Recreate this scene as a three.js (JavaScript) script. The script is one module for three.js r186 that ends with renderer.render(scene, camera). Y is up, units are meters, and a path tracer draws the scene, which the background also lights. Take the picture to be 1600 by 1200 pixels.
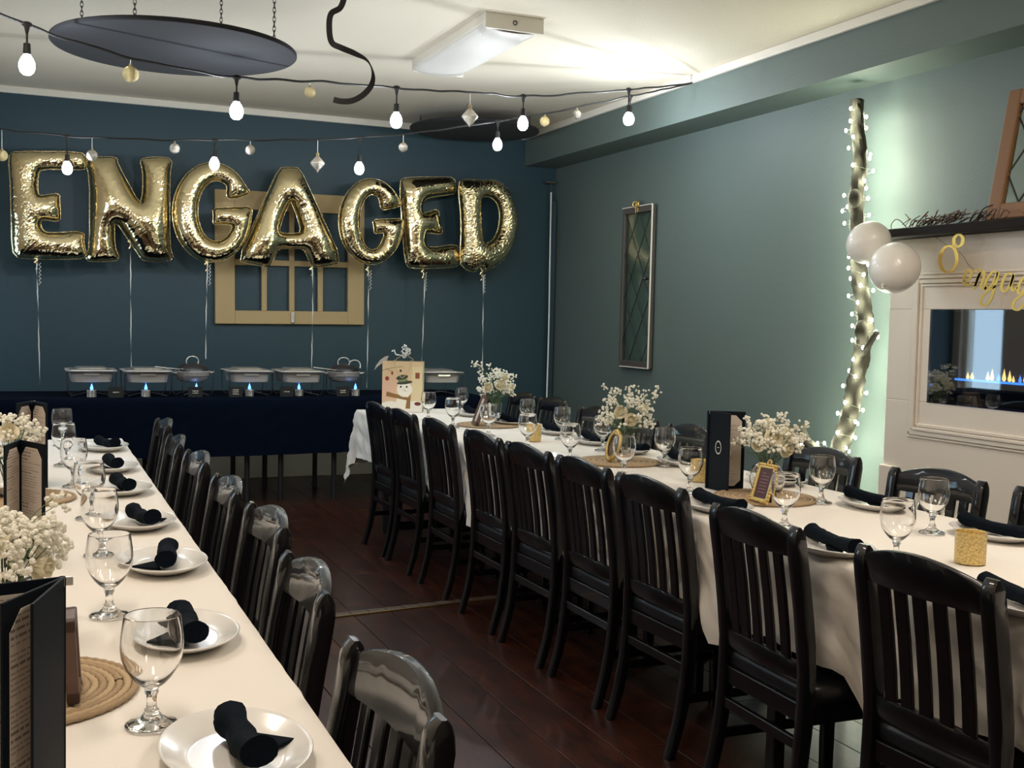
import * as THREE from 'three';
import { RoundedBoxGeometry } from 'three/addons/geometries/RoundedBoxGeometry.js';
import { mergeGeometries, toCreasedNormals, mergeVertices } from 'three/addons/utils/BufferGeometryUtils.js';
import { RectAreaLightUniformsLib } from 'three/addons/lights/RectAreaLightUniformsLib.js';
import { createNoise2D, createNoise3D } from 'simplex-noise';

// ------------------------------------------------------------------ camera, sky, exposure, large lights
const scene = new THREE.Scene();
const camera = new THREE.PerspectiveCamera(2 * Math.atan(600 / 1760) * 180 / Math.PI, 1600 / 1200, 0.05, 60);
camera.position.set(0, 1.35, 0);
camera.rotation.set(THREE.MathUtils.degToRad(-3.32), THREE.MathUtils.degToRad(-23.22), THREE.MathUtils.degToRad(1.33), 'YXZ');
const renderer = new THREE.WebGLRenderer({ antialias: true });
renderer.toneMapping = THREE.LinearToneMapping;
renderer.toneMappingExposure = 1.1;
renderer.shadowMap.enabled = true;
renderer.shadowMap.type = THREE.PCFSoftShadowMap;
RectAreaLightUniformsLib.init();
scene.background = new THREE.Color().setRGB(2.2, 3.0, 3.9);          // dusk sky outside the one window
const LIGHT = {
  fixture: 10.5, fixtureColor: [1, 0.875, 0.735],          // warm ceiling fixtures behind and beside the camera
  bulb: 0.8, bulbColor: [0.86, 0.93, 1.0],            // festoon bulbs
  fairy: 0.055, fairyColor: [0.95, 1.0, 0.78],
};

// ------------------------------------------------------------------ helpers
function rng(seed) { let a = seed >>> 0; return () => { a = (a + 0x6D2B79F5) | 0; let t = Math.imul(a ^ (a >>> 15), 1 | a); t = (t + Math.imul(t ^ (t >>> 7), 61 | t)) ^ t; return ((t ^ (t >>> 14)) >>> 0) / 4294967296; }; }
const rand = rng(7);
const n2 = createNoise2D(rng(11)), n3 = createNoise3D(rng(13));
const V = (x, y, d) => new THREE.Vector3(x, y, -d);     // d = distance into the room along its long side
const P3 = (x, y, z) => new THREE.Vector3(x, y, z);
const rgb = (r, g, b) => new THREE.Color().setRGB(r, g, b);
const TAU = Math.PI * 2;
const used = {};
function numbered(name) { const n = used[name] ?? 0; used[name] = n + 1; return n ? `${name}_${String(n).padStart(3, '0')}` : name; }
function tag(o, label, category, group, kind) { if (label) o.userData.label = label; if (category) o.userData.category = category; if (group) o.userData.group = group; if (kind) o.userData.kind = kind; return o; }
function thing(name, label, category, pos = P3(0, 0, 0), turn = 0, group) {
  const o = new THREE.Group(); o.name = numbered(name); o.position.copy(pos); o.rotation.y = turn; scene.add(o); return tag(o, label, category, group);
}
function part(name, geo, mat, parent) {
  const m = new THREE.Mesh(Array.isArray(geo) ? merge(geo) : geo, mat); m.name = parent === scene ? numbered(name) : name; m.castShadow = m.receiveShadow = true; parent.add(m); return m;
}
function struct(name, geo, mat, parent = scene) { const m = part(name, geo, mat, parent); if (parent === scene) m.userData.kind = 'structure'; return m; }
function copy(root, label, pos, turn, group) {
  const c = root.clone(); c.name = numbered(root.name.replace(/_\d{3}$/, '')); c.userData = { ...root.userData }; scene.add(c);
  if (label) c.userData.label = label; if (pos) c.position.copy(pos); if (turn !== undefined) c.rotation.y = turn; if (group) c.userData.group = group; return c;
}
function clean(g) {
  g = g.index ? g.toNonIndexed() : g;
  if (!g.attributes.normal) g.computeVertexNormals();
  if (!g.attributes.uv) g.setAttribute('uv', new THREE.Float32BufferAttribute(new Float32Array(g.attributes.position.count * 2), 2));
  for (const k of Object.keys(g.attributes)) if (!['position', 'normal', 'uv'].includes(k)) g.deleteAttribute(k);
  g.morphAttributes = {}; return g;
}
const merge = (a) => a.length === 1 ? a[0] : mergeGeometries(a.map(clean));
const move = (g, x, y, z) => g.translate(x, y, z);
function box(w, h, d, x = 0, y = 0, z = 0, r = 0.004) { r = Math.min(r, w / 2.1, h / 2.1, d / 2.1); return new RoundedBoxGeometry(w, h, d, 2, r).translate(x, y, z); }
function slab(w, h, d, x = 0, y = 0, z = 0) {           // plain block with uv in metres
  const g = new THREE.BoxGeometry(w, h, d), p = g.attributes.position, n = g.attributes.normal, u = g.attributes.uv;
  g.translate(x, y, z);
  for (let i = 0; i < p.count; i++) { const ax = Math.abs(n.getX(i)), ay = Math.abs(n.getY(i)); if (ax > .5) u.setXY(i, p.getZ(i), p.getY(i)); else if (ay > .5) u.setXY(i, p.getX(i), p.getZ(i)); else u.setXY(i, p.getX(i), p.getY(i)); }
  return g;
}
function tube(pts, r, seg = 24, rad = 8, closed = false) { return new THREE.TubeGeometry(new THREE.CatmullRomCurve3(pts, closed), seg, r, rad, closed); }
function rod(a, b, r, rad = 8) { return new THREE.TubeGeometry(new THREE.LineCurve3(a, b), 1, r, rad); }
function lathe(profile, seg = 32) { return new THREE.LatheGeometry(profile.map((p) => new THREE.Vector2(p[0], p[1])), seg); }
function loft(rings, crease = 0.6) {                     // closed rings -> capped solid
  const n = rings[0].length, pos = [], idx = [];
  rings.forEach((r) => r.forEach((p) => pos.push(p.x, p.y, p.z)));
  for (let i = 0; i + 1 < rings.length; i++) for (let j = 0; j < n; j++) { const a = i * n + j, b = i * n + (j + 1) % n, c = a + n, d = b + n; idx.push(a, b, d, a, d, c); }
  for (const [i, flip] of [[0, true], [rings.length - 1, false]]) {
    const c = rings[i].reduce((s, p) => s.add(p), new THREE.Vector3()).divideScalar(n), ci = pos.length / 3; pos.push(c.x, c.y, c.z);
    for (let j = 0; j < n; j++) { const a = i * n + j, b = i * n + (j + 1) % n; flip ? idx.push(ci, b, a) : idx.push(ci, a, b); }
  }
  const g = new THREE.BufferGeometry(); g.setAttribute('position', new THREE.Float32BufferAttribute(pos, 3)); g.setIndex(idx);
  return clean(toCreasedNormals(g, crease));
}
function rrect(w, h, r, k = 3) {                         // rounded rectangle outline, list of [u, v]
  const o = []; r = Math.min(r, w / 2.01, h / 2.01);
  for (const [cx, cy, a0] of [[w / 2 - r, h / 2 - r, 0], [-w / 2 + r, h / 2 - r, 1], [-w / 2 + r, -h / 2 + r, 2], [w / 2 - r, -h / 2 + r, 3]])
    for (let i = 0; i <= k; i++) { const a = (a0 + i / k) * Math.PI / 2; o.push([cx + r * Math.cos(a), cy + r * Math.sin(a)]); }
  return o;
}
const ordinal = ['first', 'second', 'third', 'fourth', 'fifth', 'sixth', 'seventh', 'eighth', 'ninth', 'tenth'];
// textures
function tex(w, h, f, srgb = true, repeat) {
  const d = new Uint8Array(w * h * 4);
  for (let y = 0; y < h; y++) for (let x = 0; x < w; x++) { const c = f(x / w, y / h, x, y); const i = (y * w + x) * 4; d[i] = Math.max(0, Math.min(255, c[0])); d[i + 1] = Math.max(0, Math.min(255, c[1])); d[i + 2] = Math.max(0, Math.min(255, c[2])); d[i + 3] = 255; }
  const t = new THREE.DataTexture(d, w, h); t.wrapS = t.wrapT = THREE.RepeatWrapping; t.magFilter = THREE.LinearFilter; t.minFilter = THREE.LinearFilter; if (srgb) t.colorSpace = THREE.SRGBColorSpace; if (repeat) t.repeat.set(...repeat); t.needsUpdate = true; return t;
}
function loopNoise(u, v, f) {                           // tiles over the unit square
  const a = u * TAU, b = v * TAU, k = f / TAU; return n3(Math.cos(a) * k + 7 * Math.cos(b) * k * .31, Math.sin(a) * k + 3 * Math.sin(b) * k * .2, Math.cos(b) * k + Math.sin(b + 1) * k);
}
function canvasTex(w, h, draw) { const c = document.createElement('canvas'); c.width = w; c.height = h; draw(c.getContext('2d'), w, h); const t = new THREE.CanvasTexture(c); t.colorSpace = THREE.SRGBColorSpace; return t; }

// ------------------------------------------------------------------ materials
const std = (color, roughness = 0.6, extra = {}) => new THREE.MeshStandardMaterial({ color: Array.isArray(color) ? rgb(...color) : color, roughness, ...extra });
const phys = (color, roughness, extra = {}) => new THREE.MeshPhysicalMaterial({ color: Array.isArray(color) ? rgb(...color) : color, roughness, ...extra });
const grit = tex(256, 256, (u, v, x, y) => { const k = 128 + 60 * n2(x * .11, y * .11) + 50 * n2(x * .35, y * .35); return [k, k, k]; }, false, [1.6, 1.6]);
const weave = tex(128, 128, (u, v, x, y) => { const k = 128 + 55 * (Math.sin(u * TAU * 32) * Math.sin(v * TAU * 32)) + 40 * n2(x * .06, y * .06); return [k, k, k]; }, false, [7, 7]);
const grain = tex(512, 256, (u, v, x, y) => {
  const w = n2(x * .004, y * .05) * 1.2, ring = .5 + .5 * Math.sin((y * .09 + w * 4 + n2(x * .012, y * .02) * 2) * 1.6), f = n2(x * .03, y * .7) * .5 + n2(x * .09, y * 1.3) * .25;
  const b = n2(x * .013 + 40, y * .02) * .16 + n2(x * .05, y * .06 + 9) * .08, k = .68 + .2 * ring + .2 * f + b; return [150 * k, 92 * k, 62 * k];
}, true, [0.55, 1.6]);
const M = {
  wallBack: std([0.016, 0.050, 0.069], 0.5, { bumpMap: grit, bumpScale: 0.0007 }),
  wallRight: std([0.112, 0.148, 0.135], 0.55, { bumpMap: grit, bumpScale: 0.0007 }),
  wallLeft: std([0.50, 0.43, 0.35], 0.6),
  wallFront: std([0.30, 0.26, 0.21], 0.7),
  ceiling: std([0.72, 0.645, 0.525], 0.85, { bumpMap: grit, bumpScale: 0.0014 }),
  trim: std([0.78, 0.73, 0.64], 0.5),
  baseboard: std([0.60, 0.58, 0.50], 0.55),
  cloth: std([0.79, 0.75, 0.69], 0.82, { bumpMap: weave, bumpScale: 0.0004, side: THREE.DoubleSide }),
  blackCloth: phys([0.0016, 0.0042, 0.012], 0.9, { specularIntensity: 0.12, bumpMap: weave, bumpScale: 0.0004, side: THREE.DoubleSide }),
  lacquer: phys([0.0022, 0.0026, 0.0045], 0.42, { clearcoat: 1, clearcoatRoughness: 0.045, specularIntensity: 0.4 }),
  vinyl: phys([0.007, 0.008, 0.011], 0.38, { clearcoat: 0.25, clearcoatRoughness: 0.35 }),
  glass: phys([1, 1, 1], 0.0, { transmission: 1, ior: 1.5, thickness: 0.02 }),
  pane: phys([0.93, 0.96, 0.95], 0.02, { transmission: 1, ior: 1.5, thickness: 0 }),
  oldPane: phys([0.88, 0.92, 0.88], 0.06, { transmission: 1, ior: 1.5, thickness: 0 }),
  china: phys([0.80, 0.79, 0.76], 0.22, { clearcoat: 0.6, clearcoatRoughness: 0.06 }),
  napkin: phys([0.0035, 0.0065, 0.011], 0.92, { specularIntensity: 0.15, bumpMap: weave, bumpScale: 0.0005, side: THREE.DoubleSide }),
  gold: std([0.93, 0.79, 0.48], 0.11, { metalness: 1, side: THREE.DoubleSide }),
  goldPaint: std([0.66, 0.46, 0.16], 0.35, { metalness: 0.85 }),
  goldCard: std([0.72, 0.52, 0.12], 0.38, { metalness: 0.55, side: THREE.DoubleSide }),
  steel: std([0.70, 0.68, 0.65], 0.28, { metalness: 0.85 }),
  panSteel: std([0.62, 0.59, 0.56], 0.4, { metalness: 0.45 }),
  darkSteel: std([0.09, 0.09, 0.10], 0.4, { metalness: 0.9 }),
  blackPlastic: std([0.012, 0.012, 0.014], 0.5),
  black: std([0.006, 0.007, 0.010], 0.75),
  discBlack: std([0.016, 0.017, 0.021], 1.0),
  menu: phys([0.003, 0.006, 0.011], 0.6, { specularIntensity: 0.3 }),
  paper: std([0.62, 0.57, 0.50], 0.85),
  ribbon: std([0.80, 0.80, 0.76], 0.4, { side: THREE.DoubleSide }),
  petal: std([0.80, 0.74, 0.56], 0.75, { side: THREE.DoubleSide }),
  blossom: std([0.86, 0.84, 0.74], 0.8),
  leaf: std([0.07, 0.12, 0.05], 0.65, { side: THREE.DoubleSide }),
  stem: std([0.10, 0.16, 0.06], 0.7),
  tanPaint: std([0.50, 0.36, 0.17], 0.6, { bumpMap: grit, bumpScale: 0.0006 }),
  mantelWood: phys([0.016, 0.013, 0.012], 0.7, { specularIntensity: 0.35, bumpMap: grit, bumpScale: 0.001 }),
  cream: std([0.82, 0.735, 0.63], 0.42),
  brownWood: std([0.21, 0.105, 0.045], 0.6, { map: null }),
  darkFrame: std([0.075, 0.064, 0.055], 0.5),
  lead: std([0.035, 0.035, 0.035], 0.5, { metalness: 0.5 }),
  jute: std([0.47, 0.345, 0.205], 0.9),
  juteDark: std([0.34, 0.22, 0.11], 0.9),
  fixtureWhite: std([0.70, 0.65, 0.56], 0.45),
  latex: phys([0.92, 0.89, 0.83], 0.35, { clearcoat: 0.5, clearcoatRoughness: 0.12 }),
  cable: std([0.012, 0.012, 0.012], 0.55),
  wax: std([0.78, 0.70, 0.52], 0.5),
  twig: std([0.055, 0.032, 0.022], 0.85),
  bark: std([0.05, 0.045, 0.032], 0.95),
  wire: std([0.35, 0.38, 0.3], 0.5),
  tile: std([0.10, 0.075, 0.055], 0.45),
  brass: std([0.5, 0.4, 0.2], 0.35, { metalness: 1 }),
};
const plankMats = [[1, 1, 1], [0.9, 0.88, 0.86], [1.08, 1.02, 0.95], [0.84, 0.8, 0.8], [0.95, 0.9, 0.86]].map((k, i) => {
  const t = grain.clone(); t.offset.set(i * .37, i * .21); t.needsUpdate = true;
  return phys([0.185 * k[0], 0.122 * k[1], 0.105 * k[2]], 0.4, { map: t, clearcoat: 0.22, clearcoatRoughness: 0.22, specularIntensity: 0.6 });
});
const emit = (c, k) => new THREE.MeshStandardMaterial({ color: rgb(...c), emissive: rgb(...c), emissiveIntensity: k, roughness: 0.4 });
const bulbGlow = emit([0.9, 0.96, 1.0], 9), fairyGlow = emit([1.0, 0.98, 0.82], 12);
const flameBlue = emit([0.08, 0.28, 1.0], 4.5), flameYellow = emit([1.0, 0.72, 0.20], 4.5);

// ------------------------------------------------------------------ the room
const XL = -1.0, XR = 4.36, XS = 4.05, DB = 9.265, DF = -3.2, H = 2.985, HS = 2.705;
{
  const floor = struct('floor', slab(XR - XL + .4, 0.2, DB - DF + .4, (XL + XR) / 2, -0.118, -(DB + DF) / 2), std([0.02, 0.012, 0.01], 0.7));
  const W = 0.18, L = 1.62, shapes = {};
  let col = 0;
  for (let x = XL; x < XR - 0.01; x += W, col++) {
    let d = DF - ((col * 0.61) % 1) * L;
    while (d < DB) {
      const a = Math.max(d, DF), b = Math.min(d + L, DB), w = Math.min(W, XR - x);
      if (b - a > 0.02) {
        const strip = (a < 4.95 && b > 4.87 && x > 0.6 && x < 1.9);
        const key = `${(b - a).toFixed(2)} ${w.toFixed(2)}`;
        const g = shapes[key] ??= (() => { const q = box(b - a - 0.0025, 0.018, w - 0.0025, 0, -0.009, 0, 0.0018); const p = q.attributes.position, u = q.attributes.uv; for (let i = 0; i < p.count; i++) u.setXY(i, p.getX(i), p.getZ(i)); return q; })();
        const m = part('plank', g, plankMats[Math.floor(rand() * plankMats.length)], floor);
        m.position.set(x + w / 2, 0, -(a + b) / 2); m.rotation.y = Math.PI / 2;
      }
      d += L;
    }
  }
  const ts = tag(thing('floor_threshold', 'thin tiled threshold strip set across the dark wood floor', 'threshold', P3(0, 0, 0)), null, null);
  for (let i = 0; i < 14; i++) part('tile', box(0.082, 0.006, 0.055, 1.03 + i * 0.086, 0.003, -(4.86 + i * 0.009), 0.0015), M.tile, ts);
  part('metal_edge', loft([0, 1].map((k) => rrect(0.008, 0.008, 0.002).map(([a, b]) => P3(0.98 + k * 1.22, 0.004 + b, -(4.825 + k * 0.128) + a)))), M.brass, ts);
}
struct('ceiling', slab(XR - XL + .4, 0.2, DB - DF + .4, (XL + XR) / 2, H + 0.1, -(DB + DF) / 2), M.ceiling);
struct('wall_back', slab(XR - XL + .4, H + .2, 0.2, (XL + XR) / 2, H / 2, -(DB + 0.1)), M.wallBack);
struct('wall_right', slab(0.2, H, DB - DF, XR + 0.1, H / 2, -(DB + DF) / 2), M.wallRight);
struct('wall_front', slab(XR - XL + .4, H, 0.2, (XL + XR) / 2, H / 2, -(DF - 0.1)), M.wallFront);
{ // wall with a tall window by the far corner and a wider one before it
  const x = XL - 0.1, holes = [[5.3, 6.7, 0.95, 2.15], [8.6, 9.17, 0.4, 2.05]], g = []; let at = DF;
  for (const [w0, w1, y0, y1] of holes) { g.push(slab(0.2, H, w0 - at, x, H / 2, -(w0 + at) / 2), slab(0.2, y0, w1 - w0, x, y0 / 2, -(w0 + w1) / 2), slab(0.2, H - y1, w1 - w0, x, (H + y1) / 2, -(w0 + w1) / 2)); at = w1; }
  g.push(slab(0.2, H, DB - at, x, H / 2, -(at + DB) / 2));
  struct('wall_left', merge(g), M.wallLeft);
  holes.forEach(([w0, w1, y0, y1], i) => {
    const d = (w0 + w1) / 2, win = part('window_' + (i + 1), [box(0.08, 0.05, w1 - w0, x, y0 + .025, -d), box(0.08, 0.05, w1 - w0, x, y1 - .025, -d), box(0.08, y1 - y0, 0.05, x, (y0 + y1) / 2, -w0 - .025), box(0.08, y1 - y0, 0.05, x, (y0 + y1) / 2, -w1 + .025)], M.trim, scene);
    win.name = 'window_' + (i + 1); win.userData.kind = 'structure';
    part('pane', new THREE.BoxGeometry(0.006, y1 - y0 - .1, w1 - w0 - .1).translate(x, (y0 + y1) / 2, -d), M.pane, win);
  });
}
// boxed soffit along the green wall
struct('soffit', slab(XR - XS, H - HS, DB - DF, (XR + XS) / 2, (H + HS) / 2, -(DB + DF) / 2), M.wallRight);
struct('trim_1', box(XS - XL, 0.052, 0.028, (XS + XL) / 2, H - 0.026, -(DB - 0.014), 0.006), M.trim);
struct('trim_2', box(0.028, 0.052, DB - DF, XS - 0.014, H - 0.026, -(DB + DF) / 2, 0.006), M.trim);
struct('baseboard_back', [box(XR - XL, 0.26, 0.022, (XR + XL) / 2, 0.13, -(DB - 0.011), 0.004), box(XR - XL, 0.03, 0.03, (XR + XL) / 2, 0.262, -(DB - 0.015), 0.008)], M.baseboard);
struct('baseboard_right', box(0.02, 0.14, DB - DF, XR - 0.01, 0.07, -(DB + DF) / 2, 0.004), M.wallRight);
struct('trim_3', [box(0.05, 2.25, 0.05, XR - 0.035, 1.29, -(DB - 0.03), 0.006)], M.wallBack);

// ------------------------------------------------------------------ ceiling fixtures
function wrapFixture(name, label, pos, turn, lit) {
  const t = thing(name, label, 'ceiling light', pos, turn, undefined);
  const L = 1.24, W = 0.34, h = 0.085;
  part('housing', [box(W, 0.05, L, 0, -0.025, 0, 0.004), box(W + 0.006, h, 0.018, 0, -h / 2, L / 2, 0.006), box(W + 0.006, h, 0.018, 0, -h / 2, -L / 2, 0.006)], M.fixtureWhite, t);
  const rings = []; const lens = [];
  for (let k = 0; k < 2; k++) { const r = []; for (let i = 0; i <= 16; i++) { const a = Math.PI * i / 16; r.push(P3(-Math.cos(a) * (W / 2 - .002), -0.045 - Math.sin(a) ** .6 * 0.05, (k - .5) * (L - .02))); } for (let i = 16; i >= 0; i--) { const a = Math.PI * i / 16; r.push(P3(-Math.cos(a) * (W / 2 - .006), -0.043 - Math.sin(a) ** .6 * 0.047, (k - .5) * (L - .02))); } rings.push(r); }
  const prism = tex(128, 128, (u, v, x, y) => { const k = 128 + 90 * Math.sin(x * .8) * Math.sin(y * .8) + 30 * n2(x * .3, y * .3); return [k, k, k]; }, false, [1, 1]);
  const lg = loft(rings), p = lg.attributes.position, uv = lg.attributes.uv; for (let i = 0; i < p.count; i++) uv.setXY(i, p.getX(i) * 5, p.getZ(i) * 5);
  part('diffuser', lg, lit ? emit(LIGHT.fixtureColor, 6) : std([0.74, 0.71, 0.66], 0.35, { bumpMap: prism, bumpScale: 0.004 }), t);
  const kn = part('knob', new THREE.TorusGeometry(0.011, 0.003, 8, 16).translate(0, -h * .5, L / 2 + 0.011), M.darkSteel, t);
  if (lit) { const l = new THREE.RectAreaLight(rgb(...LIGHT.fixtureColor), LIGHT.fixture, 0.32, 1.2); l.position.set(pos.x, pos.y - 0.105, pos.z); l.rotation.x = -Math.PI / 2; if (turn) l.rotation.z = turn; l.castShadow = true; scene.add(l); }
  return t;
}
wrapFixture('ceiling_light', 'unlit white wraparound ceiling light with a prismatic lens', V(2.41, H, 6.32), 0, false);
wrapFixture('ceiling_light', 'lit ceiling light above the near end of the gift-bag table', V(2.3, H, 1.7), 0, true);
wrapFixture('ceiling_light', 'lit ceiling light above the near end of the three-menu table', V(-0.1, H, 1.2), 0, true);
wrapFixture('ceiling_light', 'lit ceiling light near the fireplace', V(3.2, H, 2.2), 0, true);
wrapFixture('ceiling_light', 'lit ceiling light by the front wall behind the tables', V(1.4, H, -1.6), 0, true);
wrapFixture('ceiling_light', 'lit ceiling light over the wall side of the three-menu table', V(-0.5, H, 3.4), 0, true);

// ------------------------------------------------------------------ hanging disc, black streamer
function hangingDisc(label, c, R, angles) {
  const t = thing('hanging_disc', label, 'ceiling panel', c);
  part('panel', lathe([[0, 0], [R - .004, 0], [R, .004], [R, .016], [R - .004, .02], [0, .02]], 96), M.discBlack, t);
  for (const a of angles) {
    const links = [], x = Math.cos(a) * R * .86, z = Math.sin(a) * R * .86, n = Math.round((H - c.y) / .021), step = (H - c.y - .02) / n;
    for (let i = 0; i < n; i++) links.push(new THREE.TorusGeometry(0.009, 0.0022, 6, 12).scale(.7, 1.5, 1).rotateY(i % 2 ? 0 : Math.PI / 2).translate(x, 0.02 + (i + .5) * step, z));
    part('chain', links, M.darkSteel, t);
  }
}
hangingDisc('large round black panel hung flat below the ceiling on chains', V(0.60, 2.5, 5.26), .525, [0.55, 2.05, 3.7, 5.3]);
hangingDisc('round black panel hung close under the ceiling in the far corner by the green wall', V(3.30, 2.85, 8.58), .52, [0.55, 2.05, 3.7, 5.3]);
{
  // flat black party streamer that hangs in an S, turning on itself half way
  const raw = [[545, -40], [535, 2], [521, 14], [519, 40], [525, 64], [540, 72.5], [562, 80], [582, 90], [590.5, 108], [588, 125], [575, 140], [555, 150], [536, 150.5], [522, 147]];
  const s = 0.00200, pts = raw.map(([x, y], i) => P3((x - 555) * s, -(y - 150) * s, (i - 5) * 0.012 * (i < 6 ? 1 : -1)));
  const c = new THREE.CatmullRomCurve3(pts), N = 110, rings = [];
  for (let i = 0; i <= N; i++) {
    const u = i / N, p = c.getPoint(u), tg = c.getTangent(u);
    const side = new THREE.Vector3(tg.y, -tg.x, 0).normalize(), turn = 1 - Math.exp(-(((u - .575) / .075) ** 2)) * 1.0;
    const a = side.clone().multiplyScalar(0.0095 * (0.12 + 0.88 * turn)).add(P3(0, 0, 0.0075 * (1 - turn)));
    const n = new THREE.Vector3().crossVectors(tg, a).normalize().multiplyScalar(0.0012);
    rings.push([p.clone().add(a).add(n), p.clone().sub(a).add(n), p.clone().sub(a).sub(n), p.clone().add(a).sub(n)]);
  }
  const t = thing('streamer', 'black curling party streamer hanging below the ceiling', 'streamer', V(0.955, 2.058, 3.62));
  t.rotation.y = -0.405;
  part('curl', loft(rings), M.black, t);
  part('thread', rod(P3(-0.02, 0.375, -0.06), P3(-0.02, H - 2.058, -0.06), 0.0008, 5), M.black, t);
}

// ------------------------------------------------------------------ festoon lights and ornaments
function festoon(label, pts, bulbs) {
  const t = thing('string_light', label, 'string lights', P3(0, 0, 0));
  const wig = []; const c0 = new THREE.CatmullRomCurve3(pts.map((p) => V(...p)));
  for (let i = 0; i <= 90; i++) { const p = c0.getPoint(i / 90); p.y += 0.006 * n2(i * .21, pts[0][2]); wig.push(p); }
  part('cable', tube(wig, 0.0055, 260, 8), M.cable, t);
  for (const [x, y, d, drop] of bulbs) {
    const p = V(x, y, d), s = part('socket', [new THREE.SphereGeometry(0.012, 10, 8).scale(1.7, 1, 1).translate(0, 0, 0), new THREE.CylinderGeometry(0.013, 0.005, 0.035, 10).translate(0, -0.02, 0), new THREE.CylinderGeometry(0.0042, 0.0042, drop - .07, 8).translate(0, -(drop - .07) / 2, 0), new THREE.CylinderGeometry(0.013, 0.0155, 0.042, 14).translate(0, -(drop - .058), 0)], M.cable, t);
    s.position.copy(p);
    part('bulb', lathe([[0.0001, -0.044], [0.014, -0.042], [0.025, -0.032], [0.031, -0.014], [0.030, 0.004], [0.023, 0.022], [0.013, 0.036], [0.012, 0.040]], 24).translate(0, -drop, 0), bulbGlow, s);
    const l = new THREE.PointLight(rgb(...LIGHT.bulbColor), LIGHT.bulb, 0, 2); l.position.copy(p).add(P3(0, -drop, 0)); l.castShadow = true; l.shadow.radius = 1.1; scene.add(l);
  }
  return c0;
}
const upperPts = [[4.03, 2.93, 6.49], [3.43, 2.79, 6.258], [2.56, 2.606, 5.91], [2.2, 2.56, 5.75], [1.715, 2.506, 5.569], [1.3, 2.46, 5.4], [0.859, 2.405, 5.226], [0.4, 2.40, 5.04], [-0.008, 2.456, 4.88], [-0.5, 2.6, 4.68], [-0.98, 2.8, 4.5]];
const lowerPts = [[4.03, 2.93, 6.49], [3.623, 2.825, 6.589], [2.78, 2.617, 6.809], [1.926, 2.474, 7.031], [1.06, 2.416, 7.256], [0.213, 2.40, 7.476], [-0.4, 2.45, 7.63], [-0.98, 2.55, 7.78]];
const upper = festoon('black festoon cable of clear white bulbs passing under the black disc', upperPts, [[3.43, 2.79, 6.258, .178], [2.565, 2.606, 5.91, .15], [1.715, 2.506, 5.569, .16], [0.859, 2.405, 5.226, .145], [-0.008, 2.456, 4.88, .153]]);
const lower = festoon('black festoon cable of clear white bulbs strung before the gold letters', lowerPts, [[3.623, 2.825, 6.589, .145], [2.78, 2.617, 6.809, .143], [1.926, 2.474, 7.031, .19], [1.06, 2.416, 7.256, .142], [0.213, 2.40, 7.476, .19]]);
{ // baubles
  const glitter = tex(128, 128, (u, v, x, y) => { const k = 128 + 120 * n2(x * .5, y * .5); return [k, k, k]; }, false, [2, 2]);
  const gm = std([0.72, 0.58, 0.30], 0.28, { metalness: 0.9, bumpMap: glitter, bumpScale: 0.004 }), sm = std([0.66, 0.60, 0.52], 0.25, { metalness: 0.9, bumpMap: glitter, bumpScale: 0.003 });
  const at = (c, x) => { let lo = 0, hi = 1; for (let i = 0; i < 40; i++) { const m = (lo + hi) / 2; c.getPoint(m).x > x ? lo = m : hi = m; } return c.getPoint(lo); };
  const list = [[lower, -0.153, 2.266, .034, 'b', gm, 'gold bauble hanging beyond the top of the first letter E'], [lower, 0.354, 2.289, .034, 's', sm, 'silver bauble hanging over the top of the letter N'], [lower, 0.828, 2.354, .031, 's', sm, 'small silver bauble hanging between the letters N and G'], [lower, 1.271, 2.365, .030, 's', sm, 'small silver bauble hanging above the first letter G'], [lower, 1.673, 2.301, .047, 'o', sm, 'faceted silver onion ornament hanging above the letter A'],
    [lower, 2.193, 2.425, .029, 's', sm, 'tiny silver bauble hanging above the second letter G'], [upper, 2.18, 2.43, .046, 'o', sm, 'pale faceted onion ornament hanging near the ceiling light'], [lower, 3.076, 2.635, .032, 'b', gm, 'smooth gold bauble hanging near the corner of the green wall'], [lower, 3.281, 2.725, .028, 's', sm, 'small clear-gold bauble close up under its cable near the corner'], [upper, 0.39, 2.335, .034, 'b', gm, 'gold glitter bauble hanging in front of the black disc'], [upper, 1.225, 2.40, .026, 'b', gm, 'small gold glitter bauble hanging beside the black disc']];
  for (const [c, x, y0, r, kind, mat, label] of list) {
    const p = at(c, x); const y = Math.min(y0, p.y - r - .02); const t = thing('ornament', label, 'ornament', P3(x, y, p.z), 0, undefined);
    const prof = kind === 'o' ? [[0.0001, -r * 1.25], [r * .2, -r * .95], [r * .62, -r * .5], [r * .96, -r * .08], [r * .96, r * .08], [r * .6, r * .5], [r * .22, r * .9], [r * .1, r * 1.15]] : Array.from({ length: 15 }, (_, i) => [Math.max(1e-4, r * Math.sin(Math.PI * i / 14)), -r * Math.cos(Math.PI * i / 14)]);
    part('globe', lathe(prof, kind === 'o' ? 10 : 24), mat, t);
    part('cap', new THREE.CylinderGeometry(r * .2, r * .24, r * .32, 12).translate(0, r * (kind === 'o' ? 1.2 : 1.08), 0), M.brass, t);
    part('hanger', rod(P3(0, r * 1.2, 0), P3(0, p.y - y, 0), 0.0014, 6), M.ribbon, t);
  }
}

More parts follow.
